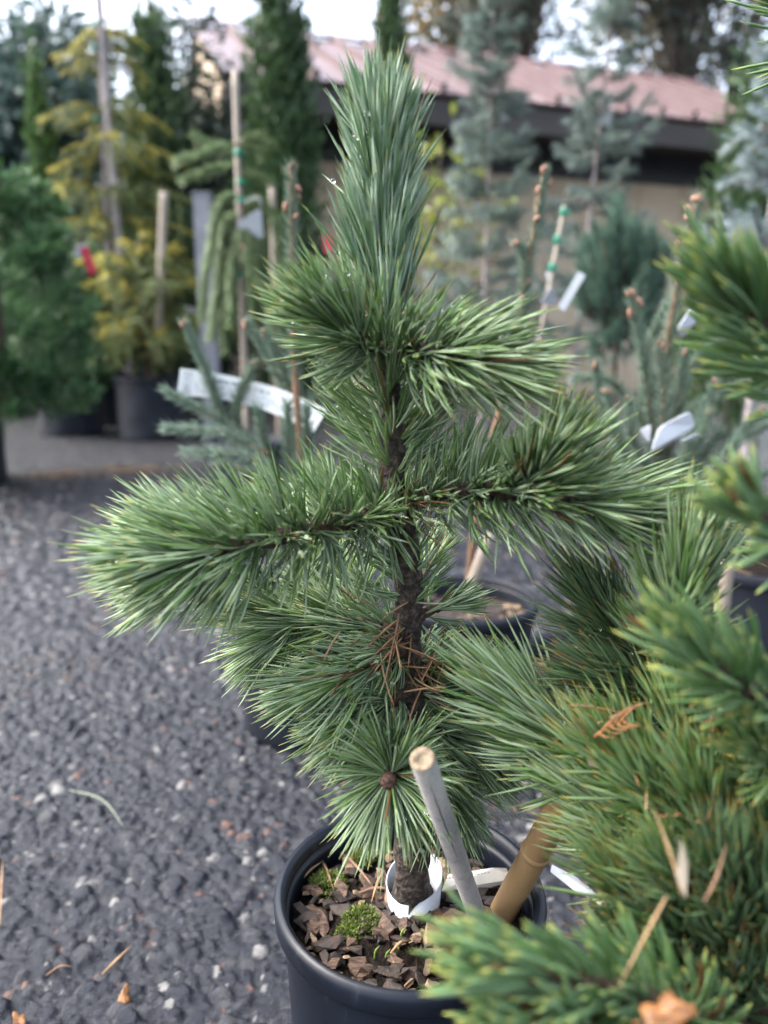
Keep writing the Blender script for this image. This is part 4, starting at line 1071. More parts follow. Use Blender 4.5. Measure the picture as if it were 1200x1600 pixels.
def pine_branch(path, nargs, r0=0.0065, r1=0.003, mat='needle', parent=None, bud=0.0, wood=True, drops=1.0, part='branch'):
    """branch part with its needles; nargs: list of keyword dicts for shoot_needles"""
    P = [np.asarray(p) for p in path]
    br = branch_mesh(part, P, r0, r1, M['twig'] if wood else M['bark'], parent or pine, 9, 22, 0.35, rg) if wood else trunk
    for kw in nargs:
        kw = dict(kw); mt = kw.pop('mat', mat); pth = kw.pop('path', P)
        kw['L'] = [x * 0.85 for x in kw['L']]; kw['per_m'] *= 1.5; kw['width'] *= 0.76; kw['fan'] = kw.get('fan', 0.10) * 1.25
        B = shoot_needles(pth, rg=rg, **kw)
        o, C = build_needles('needles', *B[:5], M[mt], br, 5, 3, rg, B[5])
        k = rg.random(len(C)) < 0.07 * drops
        Cs = C[k]
        if len(Cs):
            j = rg.integers(2, 5, len(Cs))
            DROPS.append(Cs[np.arange(len(Cs)), j])
    if bud:
        T = unit(P[-1] - P[-2])
        for q in range(4):
            off = T * 0.004 + (unit(rg.normal(size=3)) * bud * 0.7 if q else 0)
            MB().ball(P[-1] + off, bud * (1.0 if q == 0 else 0.6), (1, 1, 1.4), frame_of(T), 10, 8, 0.3, rg).build('bud', M['bud'], br)
    return br

# A: leader candle, needles close to the axis
pine_branch(trunk_path, [dict(path=px3([(603, 545), (600, 470), (598, 400), (598, 310), (599, 236)]), per_m=900, L=[0.070, 0.070, 0.068, 0.060], a0=19, a1=27, width=0.0023, curve=0.10, per=5, fan=0.07, apow=1.0, tuft=44, jit=0.30, mat='needle_candle')], wood=False, drops=2.2)
# D: needles on the trunk between the two whorls
pine_branch(trunk_path, [dict(path=px3([(614, 745), (610, 660), (604, 560)]), per_m=620, L=[0.062, 0.066], a0=66, a1=52, width=NW, curve=0.22, up=0.05, per=5, tuft=0 + 1)], wood=False, drops=0.6)
# B: upper left shoot
pine_branch(px3([(600, 548), (562, 532, -0.02), (524, 502, -0.035)]), [dict(per_m=1000, L=[0.050, 0.058, 0.056], a0=58, a1=16, width=NW, s0=0.20, curve=0.22, per=5, tuft=26, up=0.04)], 0.006, 0.004, bud=0.004)
# C: upper right branch
pine_branch(px3([(606, 552), (655, 548, -0.02), (705, 556, -0.04), (752, 568, -0.05)]), [dict(per_m=880, L=[0.050, 0.060, 0.056], a0=68, a1=12, width=0.0023, s0=0.18, curve=0.32, per=5, tuft=34, up=0.08)], 0.0075, 0.004, bud=0.0045, drops=1.6)
# E: long left branch and its fork
pine_branch(px3([(618, 795), (540, 815, -0.02), (450, 836, -0.045), (370, 852, -0.06), (278, 874, -0.075)]), [
    dict(per_m=1050, L=[0.058, 0.058, 0.058, 0.062], a0=82, a1=16, width=0.0023, s0=0.04, gap='under', curve=0.14, per=5, tuft=30, up=0.22, apow=3.4)], 0.0085, 0.0045, bud=0.005, drops=1.6)
pine_branch(px3([(400, 845, -0.05), (340, 850, -0.04), (270, 838, -0.03)]), [
    dict(per_m=700, L=[0.052, 0.056, 0.054], a0=60, a1=16, width=NW, s0=0.15, curve=0.25, per=5, tuft=18, up=0.10)], 0.0055, 0.004, bud=0.0045, drops=1.6)
pine_branch(px3([(400, 850, -0.055), (335, 888, -0.05), (285, 900, -0.045)]), [
    dict(per_m=560, L=[0.058, 0.062], a0=55, a1=14, width=NW, s0=0.1, curve=0.3, per=5, tuft=26, up=-0.03)], 0.0055, 0.004, bud=0.0045)
# F: long right branch with an upright side shoot
pine_branch(px3([(622, 785), (700, 770, -0.01), (800, 768, -0.03), (890, 782, -0.045), (1000, 816, -0.05)]), [
    dict(per_m=900, L=[0.054, 0.058, 0.064, 0.070], a0=78, a1=12, width=0.0023, s0=0.05, gap='under', curve=0.17, per=5, tuft=42, up=0.16, apow=2.6)], 0.0085, 0.0045, bud=0.005, drops=1.5)
pine_branch(px3([(815, 768, -0.03), (832, 748, -0.05), (852, 722, -0.06)]), [
    dict(per_m=1150, L=[0.048, 0.052], a0=50, a1=12, width=0.0025, s0=0.1, curve=0.25, per=5, tuft=34, up=0.08)], 0.0055, 0.004, bud=0.004)
# G: rear lower left branch
pine_branch(px3([(634, 985), (560, 975, 0.02), (470, 968, 0.03), (400, 945, 0.03)]), [
    dict(per_m=720, L=[0.050, 0.056, 0.058], a0=78, a1=20, width=NW, s0=0.06, curve=0.25, per=5, tuft=18, up=0.04)], 0.008, 0.004, drops=0.8)
pine_branch(px3([(560, 975, 0.02), (545, 930, 0.05), (520, 895, 0.07)]), [
    dict(per_m=800, L=[0.050, 0.055], a0=55, a1=15, width=NW, s0=0.1, curve=0.25, per=4, tuft=16, up=0.1, mat='needle_shrub')], 0.005, 0.003)
pine_branch(px3([(470, 968, 0.03), (450, 988, 0.02), (430, 1000, 0.015)]), [
    dict(per_m=600, L=[0.050, 0.052], a0=60, a1=20, width=NW, s0=0.1, curve=0.25, per=4, tuft=18, up=-0.15)], 0.005, 0.003)
# trunk needles near the lower whorl
pine_branch(trunk_path, [dict(path=px3([(640, 945), (630, 860), (622, 800)]), per_m=260, L=[0.05, 0.055], a0=62, a1=40, width=NW, curve=0.2, per=5, tuft=1)], wood=False, drops=0.4)
# H: short right shoot
pine_branch(px3([(640, 975), (670, 955, 0.01), (700, 945, 0.01)]), [
    dict(per_m=230, L=[0.036, 0.036], a0=62, a1=25, width=0.0019, s0=0.1, curve=0.2, per=5, tuft=12, up=0.05)], 0.005, 0.003)
pine_branch(px3([(645, 930, 0.02), (665, 890, 0.05), (680, 862, 0.07)]), [
    dict(per_m=230, L=[0.034, 0.036], a0=55, a1=20, width=0.0019, s0=0.1, curve=0.2, per=4, tuft=14, up=0.1, mat='needle_shrub')], 0.005, 0.003)
# M: bright right shoots
pine_branch(px3([(640, 1035, 0.01), (685, 1040, 0.03), (722, 1050, 0.05)]), [
    dict(per_m=1000, L=[0.044, 0.046], a0=60, a1=20, width=NW, s0=0.1, curve=0.25, per=4, tuft=20, up=0.0, mat='needle_shrub')], 0.006, 0.003)
pine_branch(px3([(640, 1080, 0.01), (690, 1085, 0.03), (750, 1070, 0.06)]), [
    dict(per_m=1000, L=[0.045, 0.050], a0=58, a1=20, width=NW, s0=0.1, curve=0.25, per=4, tuft=20, up=0.10)], 0.006, 0.003)
# I: lower left shoots
pine_branch(px3([(634, 1010), (580, 1040, -0.01), (545, 1055, -0.02), (512, 1064, -0.02)]), [
    dict(per_m=950, L=[0.046, 0.052, 0.054], a0=70, a1=18, width=NW, s0=0.1, curve=0.28, per=5, tuft=26, up=-0.03)], 0.007, 0.004)
pine_branch(px3([(636, 1080), (595, 1108, -0.015), (560, 1125, -0.02)]), [
    dict(per_m=900, L=[0.050, 0.054], a0=66, a1=25, width=NW, s0=0.15, curve=0.25, per=5, tuft=22, up=0.0)], 0.006, 0.004)
# J: shoot aimed at the viewer, seen end-on
pine_branch(px3([(638, 1140, 0.0), (620, 1190, -0.035), (608, 1216, -0.070)]), [
    dict(per_m=1250, L=[0.058, 0.064, 0.060], a0=74, a1=62, width=NW, s0=0.25, curve=0.12, per=5, tuft=1, up=0.0, droop=0.03, apow=1.0)], 0.006, 0.0045, bud=0.0056, drops=1.5)
# K: right rear drooping shoots
pine_branch(px3([(640, 1120, 0.01), (700, 1150, 0.02), (748, 1175, 0.02)]), [
    dict(per_m=850, L=[0.052, 0.056], a0=66, a1=28, width=NW, s0=0.1, curve=0.22, per=5, tuft=20, up=-0.10)], 0.006, 0.004)
pine_branch(px3([(642, 1180, 0.01), (690, 1215, 0.015), (705, 1250, 0.01)]), [
    dict(per_m=850, L=[0.048, 0.052], a0=64, a1=35, width=NW, s0=0.1, curve=0.2, per=5, tuft=14, up=-0.06)], 0.005, 0.004)
# dry brown needles caught on the lower whorl
def loose_needles(name, pts, n, L, spread, d0, mat, parent, rgx, W=0.0017):
    P = np.asarray(pts)[rgx.integers(0, len(pts), n)] + rgx.normal(0, spread, (n, 3))
    D = unit(np.asarray(d0) + rgx.normal(0, 0.55, (n, 3)))
    o, _ = build_needles(name, P, D, rgx.normal(0, 0.12, (n, 3)), L * rgx.uniform(0.7, 1.2, n), np.full(n, W), mat, parent, 5, 3, rgx)
    return o
loose_needles('dry_needles', px3([(625, 985, -0.012), (610, 990, -0.012), (640, 1000, -0.012), (600, 985, -0.015), (570, 1010, -0.02)]), 30, 0.034, 0.010, (-0.5, -0.5, -0.5), M['needle_dry'], trunk, rg)
loose_needles('dry_needles', px3([(645, 1040, -0.012), (660, 1060, -0.012), (640, 1070, -0.012), (690, 1060, 0.0), (610, 1110, -0.02)]), 28, 0.034, 0.012, (0.2, -0.4, -0.1), M['needle_dry'], trunk, rg)
loose_needles('dry_needles', px3([(620, 790, -0.012), (650, 775, -0.012)]), 10, 0.035, 0.004, (0.6, -0.6, 0.2), M['needle_dry'], trunk, rg)
loose_needles('dry_needles', px3([(600, 500, -0.01), (580, 520, -0.02), (620, 480, -0.01)]), 7, 0.035, 0.006, (-0.2, -0.4, 0.7), M['needle_dry'], trunk, rg)
# water drops
D_ = np.concatenate(DROPS)
t_ = (1 + 5 ** 0.5) / 2
ico = unit(np.array([(-1, t_, 0), (1, t_, 0), (-1, -t_, 0), (1, -t_, 0), (0, -1, t_), (0, 1, t_), (0, -1, -t_), (0, 1, -t_), (t_, 0, -1), (t_, 0, 1), (-t_, 0, -1), (-t_, 0, 1)], float))
fc = np.array([(0, 11, 5), (0, 5, 1), (0, 1, 7), (0, 7, 10), (0, 10, 11), (1, 5, 9), (5, 11, 4), (11, 10, 2), (10, 7, 6), (7, 1, 8), (3, 9, 4), (3, 4, 2), (3, 2, 6), (3, 6, 8), (3, 8, 9), (4, 9, 5), (2, 4, 11), (6, 2, 10), (8, 6, 7), (9, 8, 1)])
def subdiv(V, F):
    V = list(map(tuple, V)); mid = {}; out = []
    def m_(a, b):
        k = (min(a, b), max(a, b))
        if k not in mid:
            v = unit((np.array(V[a]) + np.array(V[b])) / 2); mid[k] = len(V); V.append(tuple(v))
        return mid[k]
    for a, b, c in F:
        ab, bc, ca = m_(a, b), m_(b, c), m_(c, a)
        out += [(a, ab, ca), (b, bc, ab), (c, ca, bc), (ab, bc, ca)]
    return np.array(V), np.array(out)
ico2, fc2 = subdiv(ico, fc)
def drops(P, parent, rgx, rlo=0.0012, rhi=0.0022):
    n = len(P); r = rgx.uniform(rlo, rhi, n)
    V = ico2[None] * r[:, None, None] * (1, 1, 0.9) + (P + np.array((0, -0.0018, 0.0012)))[:, None]
    F = (fc2[None] + len(ico2) * np.arange(n)[:, None, None]).reshape(-1, 3)
    return tag(np_mesh('water_drops', V.reshape(-1, 3), F, M['drop'], parent, True), kind='stuff')
drops(D_, pine, rg)

# ------------------------------------------------------------------ dwarf pine shrub in the foreground right
rg = np.random.default_rng(515)
sh_base = np.array((0.30, 0.46, 0.22))
shrub_pot, sh_soil = pot('black pot hidden under the wide foreground dwarf pine', (0.30, 0.47, 0.004), 0.10, 0.20, M['plastic'], None, 0.03, True, 0.86, 8, 25)
shrub = thing('dwarf_mountain_pine', 'wide bushy dwarf pine with yellow-tipped needles, blurred shoots in front', 'pine', sh_soil)
hub = np.array((0.27, 0.46, 0.36))
st_path = [sh_soil - (0, 0, 0.02), (sh_soil + hub) / 2 + (0.01, 0, 0), hub, hub + (0.01, 0.0, 0.12), hub + (0.03, -0.03, 0.28)]
MB().tube(spline(st_path, 26), np.linspace(0.012, 0.006, 27), 10, jitter=0.25, rg=rg).build('trunk', M['bark'], shrub)
DROPS = []; NEAR = []
def shrub_shoot(pts, kw, r0=0.006, r1=0.004, mat='needle_shrub', near=False, bud=0.0, Yb=0.0, drop=0.03, from_hub=None):
    P = px3(pts, Yb)
    if from_hub is not None:
        P = [np.asarray(from_hub)] + P
    br = branch_mesh('branch', P, r0, r1, M['twig'], shrub, 8, 20, 0.35, rg)
    pth = P[1:] if from_hub is not None and len(P) > 2 else P
    kw = dict(kw)
    if not near:
        kw['width'] *= 0.85; kw['per_m'] *= 1.1
    B = shoot_needles(pth, rg=rg, **kw)
    if near:
        NEAR.append((br, B, mat))
    else:
        o, C = build_needles('needles', *B[:5], M[mat], br, 4, 3, rg, B[5])
        k = rg.random(len(C)) < drop; Cs = C[k]
        if len(Cs): DROPS.append(Cs[np.arange(len(Cs)), rg.integers(2, 4, len(Cs))])
    return br
h1 = hub + (0.01, 0.0, 0.10)
# R1 dark shoot reaching up-left
shrub_shoot([(1110, 1110, 0.50), (1030, 1050, 0.51), (960, 985, 0.52), (935, 950, 0.52)], dict(per_m=1000, L=[0.046, 0.050, 0.050], a0=66, a1=18, width=0.0020, curve=0.22, per=4, tuft=22, up=0.05), mat='needle_shrub_dark', from_hub=h1)
shrub_shoot([(1090, 1120, 0.50), (1010, 1090, 0.49), (960, 1070, 0.49)], dict(per_m=1000, L=[0.044, 0.050], a0=66, a1=20, width=0.0020, curve=0.22, per=4, tuft=20, up=0.02), mat='needle_shrub_dark', from_hub=h1)
# R2 upright fresh shoot
shrub_shoot([(1040, 1030, 0.49), (1052, 965, 0.47), (1072, 895, 0.465)], dict(per_m=1100, L=[0.046, 0.050], a0=50, a1=12, width=0.0026, curve=0.2, per=5, tuft=30, up=0.12), from_hub=h1, mat='needle')
# R3 left-pointing shoot in focus
shrub_shoot([(1010, 1215, 0.46), (930, 1185, 0.47), (865, 1140, 0.48), (825, 1110, 0.485)], dict(per_m=720, L=[0.048, 0.058, 0.060], a0=60, a1=12, width=0.0027, curve=0.28, per=5, tuft=40, up=0.06), 0.007, mat='needle', from_hub=hub + (0, 0, 0.06), bud=0.004)
# R4 mass of left-pointing needles
shrub_shoot([(1080, 1350, 0.42), (1015, 1310, 0.43), (965, 1270, 0.44)], dict(per_m=1000, L=[0.046, 0.056], a0=60, a1=14, width=0.0021, curve=0.25, per=5, tuft=34, up=0.02), from_hub=hub + (-0.01, 0, 0.02), mat='needle')
shrub_shoot([(1080, 1380, 0.41), (1030, 1370, 0.41), (985, 1345, 0.42)], dict(per_m=900, L=[0.040, 0.046], a0=62, a1=16, width=0.0021, curve=0.25, per=5, tuft=24, up=0.02), from_hub=hub + (-0.01, 0, 0.0))
# R6-R8 central mass of shorter, yellow-tipped upright needles
mass = [((1090, 1240, .43), (1040, 1215, .43), (1000, 1195, .44), .036, 'needle_shrub'), ((1120, 1240, .43), (1090, 1200, .44), (1070, 1165, .45), .036, 'needle_shrub'),
        ((1150, 1260, .42), (1150, 1210, .43), (1150, 1170, .43), .034, 'needle_shrub'), ((1110, 1320, .40), (1060, 1290, .40), (1030, 1265, .40), .034, 'needle_shrub'),
        ((1140, 1340, .39), (1120, 1300, .38), (1105, 1275, .37), .034, 'needle_shrub'), ((1170, 1350, .39), (1175, 1310, .38), (1180, 1280, .37), .032, 'needle_shrub'),
        ((1130, 1420, .37), (1090, 1400, .35), (1060, 1385, .34), .030, 'needle_shrub'), ((1160, 1430, .36), (1150, 1405, .34), (1140, 1385, .33), .030, 'needle_shrub_dark'),
        ((1120, 1480, .37), (1085, 1475, .34), (1060, 1465, .33), .030, 'needle_shrub_dark'), ((1160, 1500, .36), (1140, 1490, .33), (1130, 1480, .32), .030, 'needle_shrub_dark'),
        ((1190, 1470, .36), (1195, 1450, .33), (1197, 1430, .32), .030, 'needle_shrub_dark'), ((1120, 1560, .37), (1090, 1555, .34), (1065, 1545, .33), .030, 'needle_shrub_dark'),
        ((1160, 1590, .36), (1150, 1575, .33), (1145, 1560, .32), .030, 'needle_shrub_dark'), ((1200, 1560, .36), (1200, 1545, .33), (1200, 1535, .32), .030, 'needle_shrub_dark'),
        ((1080, 1440, .39), (1030, 1430, .38), (990, 1410, .37), .032, 'needle_shrub'), ((1200, 1400, .38), (1205, 1370, .36), (1207, 1350, .35), .032, 'needle_shrub'),
        ((1080, 1520, .39), (1030, 1520, .37), (1000, 1510, .36), .032, 'needle_shrub_dark'), ((1190, 1240, .42), (1200, 1200, .42), (1203, 1170, .42), .034, 'needle_shrub'),
        ((1050, 1300, .42), (1010, 1250, .42), (975, 1225, .43), .036, 'needle_shrub'), ((1080, 1620, .39), (1040, 1600, .37), (1010, 1590, .36), .032, 'needle_shrub_dark')]
for a, b_, c_, L_, mt in mass:
    b_ = (b_[0], b_[1], a[2] - (a[2] - b_[2]) * 0.35); c_ = (c_[0], c_[1] - 12, a[2] - (a[2] - c_[2]) * 0.35)
    shrub_shoot([a, b_, c_], dict(per_m=470, L=[L_ * 1.2, L_ * 1.4], a0=56, a1=20, width=0.0024, curve=0.2, per=4, tuft=20, up=0.22, fan=0.16), 0.005, 0.0035, mat=mt, from_hub=hub + (0.0, 0.0, -0.02 if a[1] > 1400 else 0.03), drop=0.012)
# blurred near shoots: R5 bottom, R9 right, R10 upper right, R11 right edge
shrub_shoot([(1130, 1610, 0.33), (1010, 1560, 0.30), (900, 1535, 0.285), (800, 1520, 0.275)], dict(per_m=680, L=[0.030, 0.036, 0.038], a0=60, a1=14, width=0.0026, curve=0.3, per=3, tuft=26, up=0.18), 0.005, 0.004, 'needle_near', True)
shrub_shoot([(1060, 1640, 0.31), (950, 1625, 0.285), (840, 1615, 0.27)], dict(per_m=750, L=[0.030, 0.036], a0=60, a1=14, width=0.0025, curve=0.3, per=3, tuft=18, up=0.10), 0.005, 0.004, 'needle_near', True)
shrub_shoot([(1260, 1110, 0.36), (1180, 1080, 0.345), (1100, 1035, 0.335)], dict(per_m=650, L=[0.034, 0.038], a0=62, a1=14, width=0.0025, curve=0.3, per=3, tuft=22, up=0.22), 0.005, 0.004, 'needle_near', True, from_hub=h1 + (0.01, 0, 0.05))
shrub_shoot([(1290, 620, 0.42), (1220, 545, 0.40), (1165, 480, 0.385)], dict(per_m=720, L=[0.044, 0.046], a0=58, a1=14, width=0.0026, curve=0.32, per=3, tuft=24, up=0.10), 0.005, 0.004, 'needle_near', True, from_hub=hub + (0.03, -0.03, 0.28))
shrub_shoot([(1270, 860, 0.36), (1215, 830, 0.34), (1180, 800, 0.335)], dict(per_m=700, L=[0.026, 0.028], a0=60, a1=20, width=0.0026, curve=0.25, per=3, tuft=16, up=0.12), 0.005, 0.004, 'needle_near', True, from_hub=hub + (0.03, -0.03, 0.20))
shrub_shoot([(1260, 1230, 0.38), (1215, 1195, 0.36), (1190, 1175, 0.35)], dict(per_m=700, L=[0.034, 0.036], a0=60, a1=20, width=0.0020, curve=0.25, per=3, tuft=16, up=0.12), 0.005, 0.004, 'needle_shrub', True, from_hub=h1)
shrub_shoot([(1350, 60, 0.60), (1310, 60, 0.59), (1282, 30, 0.58)], dict(per_m=500, L=[0.06, 0.06], a0=50, a1=16, width=0.0020, curve=0.25, per=3, tuft=12, up=0.05), 0.004, 0.003, 'needle_near', True, from_hub=hub + (0.03, -0.03, 0.28))
# the 300 needles that show largest are single parts, the rest one part per shoot
score = []
for gi, (br, B, mt) in enumerate(NEAR):
    px, py, z = project(B[0] + B[1] * B[3][:, None] * 0.7)
    vis = (px > -20) & (px < 1230) & (py > -20) & (py < 1640)
    for i in np.nonzero(vis)[0]:
        score.append((B[4][i] / z[i], gi, i))
score.sort(reverse=True)
chosen = {}
for _, gi, i in score[:300]:
    chosen.setdefault(gi, set()).add(i)
for gi, (br, B, mt) in enumerate(NEAR):
    sel = np.zeros(len(B[0]), bool)
    sel[list(chosen.get(gi, []))] = True
    for i in np.nonzero(sel)[0]:
        build_needles('needle', *[x[i:i + 1] for x in B[:5]], M[mt], br, 7, 4, rg, B[5][i:i + 1], kind=None, smooth=True)
    r = ~sel
    build_needles('needles', *[x[r] for x in B[:5]], M[mt], br, 7, 4, rg, B[5][r], smooth=True)
drops(np.concatenate(DROPS), shrub, rg, 0.0009, 0.0015)
# dry needles tangled in the shrub
loose_needles('dry_needles', px3([(1150, 1110, 0.41), (1120, 1100, 0.42), (1180, 1150, 0.40), (1160, 1080, 0.42), (1190, 1090, 0.40)], 0.0), 60, 0.035, 0.006, (-0.3, -0.4, 0.4), M['needle_dry'], shrub, rg, 0.0015)
loose_needles('dry_needles', px3([(1050, 1180, 0.42), (980, 1160, 0.43), (1100, 1290, 0.37), (1010, 1200, 0.43)], 0.0), 22, 0.035, 0.01, (-0.3, -0.4, 0.3), M['needle_dry'], shrub, rg, 0.0015)

def blade(name, label, pts, r, mat, cat, parent=None):
    P = spline(pts, 12)
    o = MB().tube(P, np.array([r * 0.6, r, r, r * 0.2]), 5).build(name, mat, parent)
    if parent is None: tag(o, label, cat)
    return o
blade('dry_stalk', 'long pale dry stalk caught upright among shrub needles', px3([(1066, 1400, 0.295), (1050, 1340, 0.30), (1022, 1265, 0.31)], 0.0), 0.0008, M['straw'], 'stalk')
blade('dry_stalk', 'brown dry stalk curving down between shrub shoots to the bottom', px3([(1042, 1400, 0.290), (1015, 1450, 0.280), (965, 1545, 0.270)], 0.0), 0.0007, M['straw'], 'stalk')
blade('dry_stalk', 'short stout dry stalk behind the yellow tips of the shrub', px3([(1100, 1410, 0.295), (1120, 1370, 0.30), (1135, 1320, 0.305)], 0.0), 0.0008, M['twig_orange'], 'stalk')
# pale husk beside the stalk
P = px3([(1064, 1310, 0.297), (1075, 1350, 0.295), (1072, 1405, 0.294), (1056, 1370, 0.296)], 0.0)
card('husk', 'pale thin husk leaning on the long dry stalk', P, M['petal'], 'husk', 0.0006)
P = px3([(914, 1178, 0.425), (926, 1184, 0.424), (938, 1202, 0.423), (920, 1196, 0.425)], 0.0)
card('seed_wing', 'tiny white seed wing stuck at the base of left shoot', P, M['petal'], 'seed', 0.0006)
# brown cedar sprig
mb = MB(); q0 = at(928, 1152, 0.408); q1 = at(980, 1126, 0.402)
ax = spline([q0, (q0 + q1) / 2 + (0, 0, 0.002), q1], 12); mb.tube(ax, [0.0012, 0.0006], 5)
for k in range(9):
    p = ax[2 + k]; d = unit(ax[-1] - ax[0]); sd_ = np.array((0.2, 0, 1.0)) if k % 2 else np.array((0.1, -0.4, -0.8))
    mb.tube(spline([p, p + (d * 0.6 + sd_ * 0.7) * 0.006, p + (d * 1.1 + sd_ * 0.8) * 0.009], 5), [0.0012, 0.0005], 5)
tag(mb.build('cedar_sprig', M['oakleaf'], None), 'dry orange cedar sprig fallen on the shrub beside left shoot', 'sprig')

def dry_leaf(label, c, size, nrm, rot, seed, lobes=5):
    rgx = np.random.default_rng(seed); n = 30; Fm = frame_of(nrm, rot); V = [np.asarray(c, float)]; 
    for ring in (0.5, 1.0):
        for k in range(n):
            a = 2 * math.pi * k / n
            r = size * (0.62 + 0.13 * math.cos(lobes * a) + 0.08 * math.sin(2 * a + 1) + rgx.normal(0, 0.03)) * ring
            p = np.array((r * math.cos(a) * 1.25, r * math.sin(a), 0.25 * size * ring ** 2 * math.sin(2 * a + 1) + rgx.normal(0, size * 0.03)))
            V.append(np.asarray(c) + Fm @ p)
    V = np.array(V); nv = len(V); V2 = np.vstack([V, V - Fm[:, 2] * 0.0005])
    F = [(0, 1 + k, 1 + (k + 1) % n) for k in range(n)] + [(1 + k, 1 + n + k, 1 + n + (k + 1) % n, 1 + (k + 1) % n) for k in range(n)]
    F += [tuple(i + nv for i in f[::-1]) for f in F] + [(1 + n + k, nv + 1 + n + k, nv + 1 + n + (k + 1) % n, 1 + n + (k + 1) % n) for k in range(n)]
    o = MB().add(V2, F).build('dry_leaf', M['oakleaf'], None, True)
    MB().tube(spline([np.asarray(c), np.asarray(c) + Fm @ np.array((-size * 1.2, 0, size * 0.2))], 5), [size * 0.05, size * 0.03], 5).build('leaf_stem', M['oakleaf'], o)
    return tag(o, label, 'leaf')
dry_leaf('curled orange dry leaf lying on the foreground shrub', at(1042, 1588, 0.262), 0.0125, (-0.2, -0.6, 0.8), 0.4, 3)
g = at_z(195, 1557, 0.012); dry_leaf('small crumpled orange leaf on the gravel beside the pot', (g[0], g[1], 0.013), 0.010, (0.3, -0.4, 0.8), 1.0, 4, 3)
g = at_z(30, 1592, 0.012); dry_leaf('brown leaf scrap on gravel at the frame corner', (g[0], g[1], 0.012), 0.009, (0.2, -0.3, 0.9), 2.0, 5, 4)

# ------------------------------------------------------------------ pot dressing: canes, collar, label, moss
b0 = at_z(752, 1450, SZ - 0.02); t0 = at(660, 1186, 0.395)
T = unit(t0 - b0); r = 0.0074
root = thing('bamboo_stake', 'grey weathered bamboo stake with cut hollow end in the pine pot', 'stake', b0)
n = 30; P = spline([b0, t0], n)
body = MB().tube(P, r * (1 + 0.015 * np.sin(np.linspace(0, 9, n))), 20, cap=False).build('cane', M['bamboo_grey'], root)
Fm = frame_of(T)
ring = []
for rr_, dz in ((r, 0), (r * 0.98, 0.0006), (r * 0.55, 0.0004), (r * 0.45, -0.0010), (r * 0.1, -0.0012)):
    ring.append([t0 + Fm @ np.array((rr_ * math.cos(2 * math.pi * k / 20), rr_ * math.sin(2 * math.pi * k / 20), dz)) for k in range(20)])
mb = MB(); mb.add(np.array(ring).reshape(-1, 3), [(i * 20 + k, i * 20 + (k + 1) % 20, (i + 1) * 20 + (k + 1) % 20, (i + 1) * 20 + k) for i in range(4) for k in range(20)] + [tuple(range(80, 100))])
mb.build('cut_end', M['bamboo_end'], body)
# long drying crack on the side towards the viewer
tocam = unit(CAM - t0); sdv = unit(tocam - T * np.dot(tocam, T)); sd2 = np.cross(T, sdv)
crk = []
for k in range(26):
    s = k / 25; w_ = 0.0030 + 0.0012 * math.sin(k * 0.9) * 0.3 - 0.001 * s
    crk.append(t0 - T * (0.010 + s * 0.125) + unit(sdv + sd2 * (-0.10 + 0.12 * s + 0.02 * math.sin(k * 1.7))) * (r * 0.985))
MB().tube(np.array(crk), np.array([0.0001, 0.00042, 0.00045, 0.0003, 0.0001]), 5).build('crack', M['crack'], body)
b0 = at_z(772, 1450, SZ - 0.02); t0 = at(888, 1238, 0.50)
root, body = stick('bamboo_stake', 'thick tan bamboo stake slanting out of the pine pot', b0, t0, 0.0112, M['bamboo_tan'], sides=20, knots=1)
cc = tr_base + np.array((0.003, -0.004, 0))
# white plastic collar round the trunk base, cut on a slant
na = 40; V = []; 
for lay, (dr) in enumerate((0.0, -0.0009)):
    for z in (0, 1):
        for k in range(na):
            a = 2 * math.pi * k / na
            h_ = 0.030 + 0.009 * math.sin(a + 0.2) + 0.0035 * math.cos(a) + 0.0005 * math.sin(4 * a)
            rr_ = 0.0215 + 0.0025 * z + dr
            V.append(cc + (rr_ * math.cos(a) , rr_ * 0.95 * math.sin(a), (-0.004 if z == 0 else h_)))
F = []
for k in range(na):
    k2 = (k + 1) % na
    F += [(k, k2, na + k2, na + k), (2 * na + k, 3 * na + k, 3 * na + k2, 2 * na + k2), (na + k, na + k2, 3 * na + k2, 3 * na + k)]
tag(MB().add(V, F).build('trunk_collar', M['collar'], None), 'white plastic collar wrapped round the foot of the pine trunk', 'collar')
q = [at_z(690, 1392, SZ + 0.012), at_z(700, 1366, SZ + 0.014), at_z(770, 1356, SZ + 0.016), at_z(826, 1357, SZ + 0.014), at_z(810, 1372, SZ + 0.008), at_z(760, 1388, SZ + 0.006)]
lb = card('plant_label', 'weathered cream plastic label lying on soil behind the grey stake', q, M['tagcream'], 'label', 0.001)
mb = MB()
for k in range(14):
    a_ = q[1] + (q[2] - q[1]) * (k / 14) - (q[1] - q[0]) * 0.42; b2 = q[1] + (q[2] - q[1]) * ((k + 0.6) / 14) - (q[1] - q[0]) * 0.42
    dz = np.array((0, -0.0003, 0.0022)); w = np.array((0, 0.0004, 0.0006))
    mb.add([a_ + dz, b2 + dz, b2 + dz + w, a_ + dz + w], [(0, 1, 2, 3)])
mb.build('worn_print', M['print'], lb, False)
q = px3([(862, 1352, 0.47), (900, 1372, 0.455), (943, 1408, 0.44), (938, 1414, 0.44), (895, 1390, 0.455), (860, 1362, 0.47)], 0.0)
card('plant_label', 'narrow white label strip poking out under the foreground shrub', q, M['tagwhite'], 'label', 0.0008)
soil_obj = [o for o in main_pot.children if o.name.startswith('potting_soil')][0]
rgm = np.random.default_rng(77)
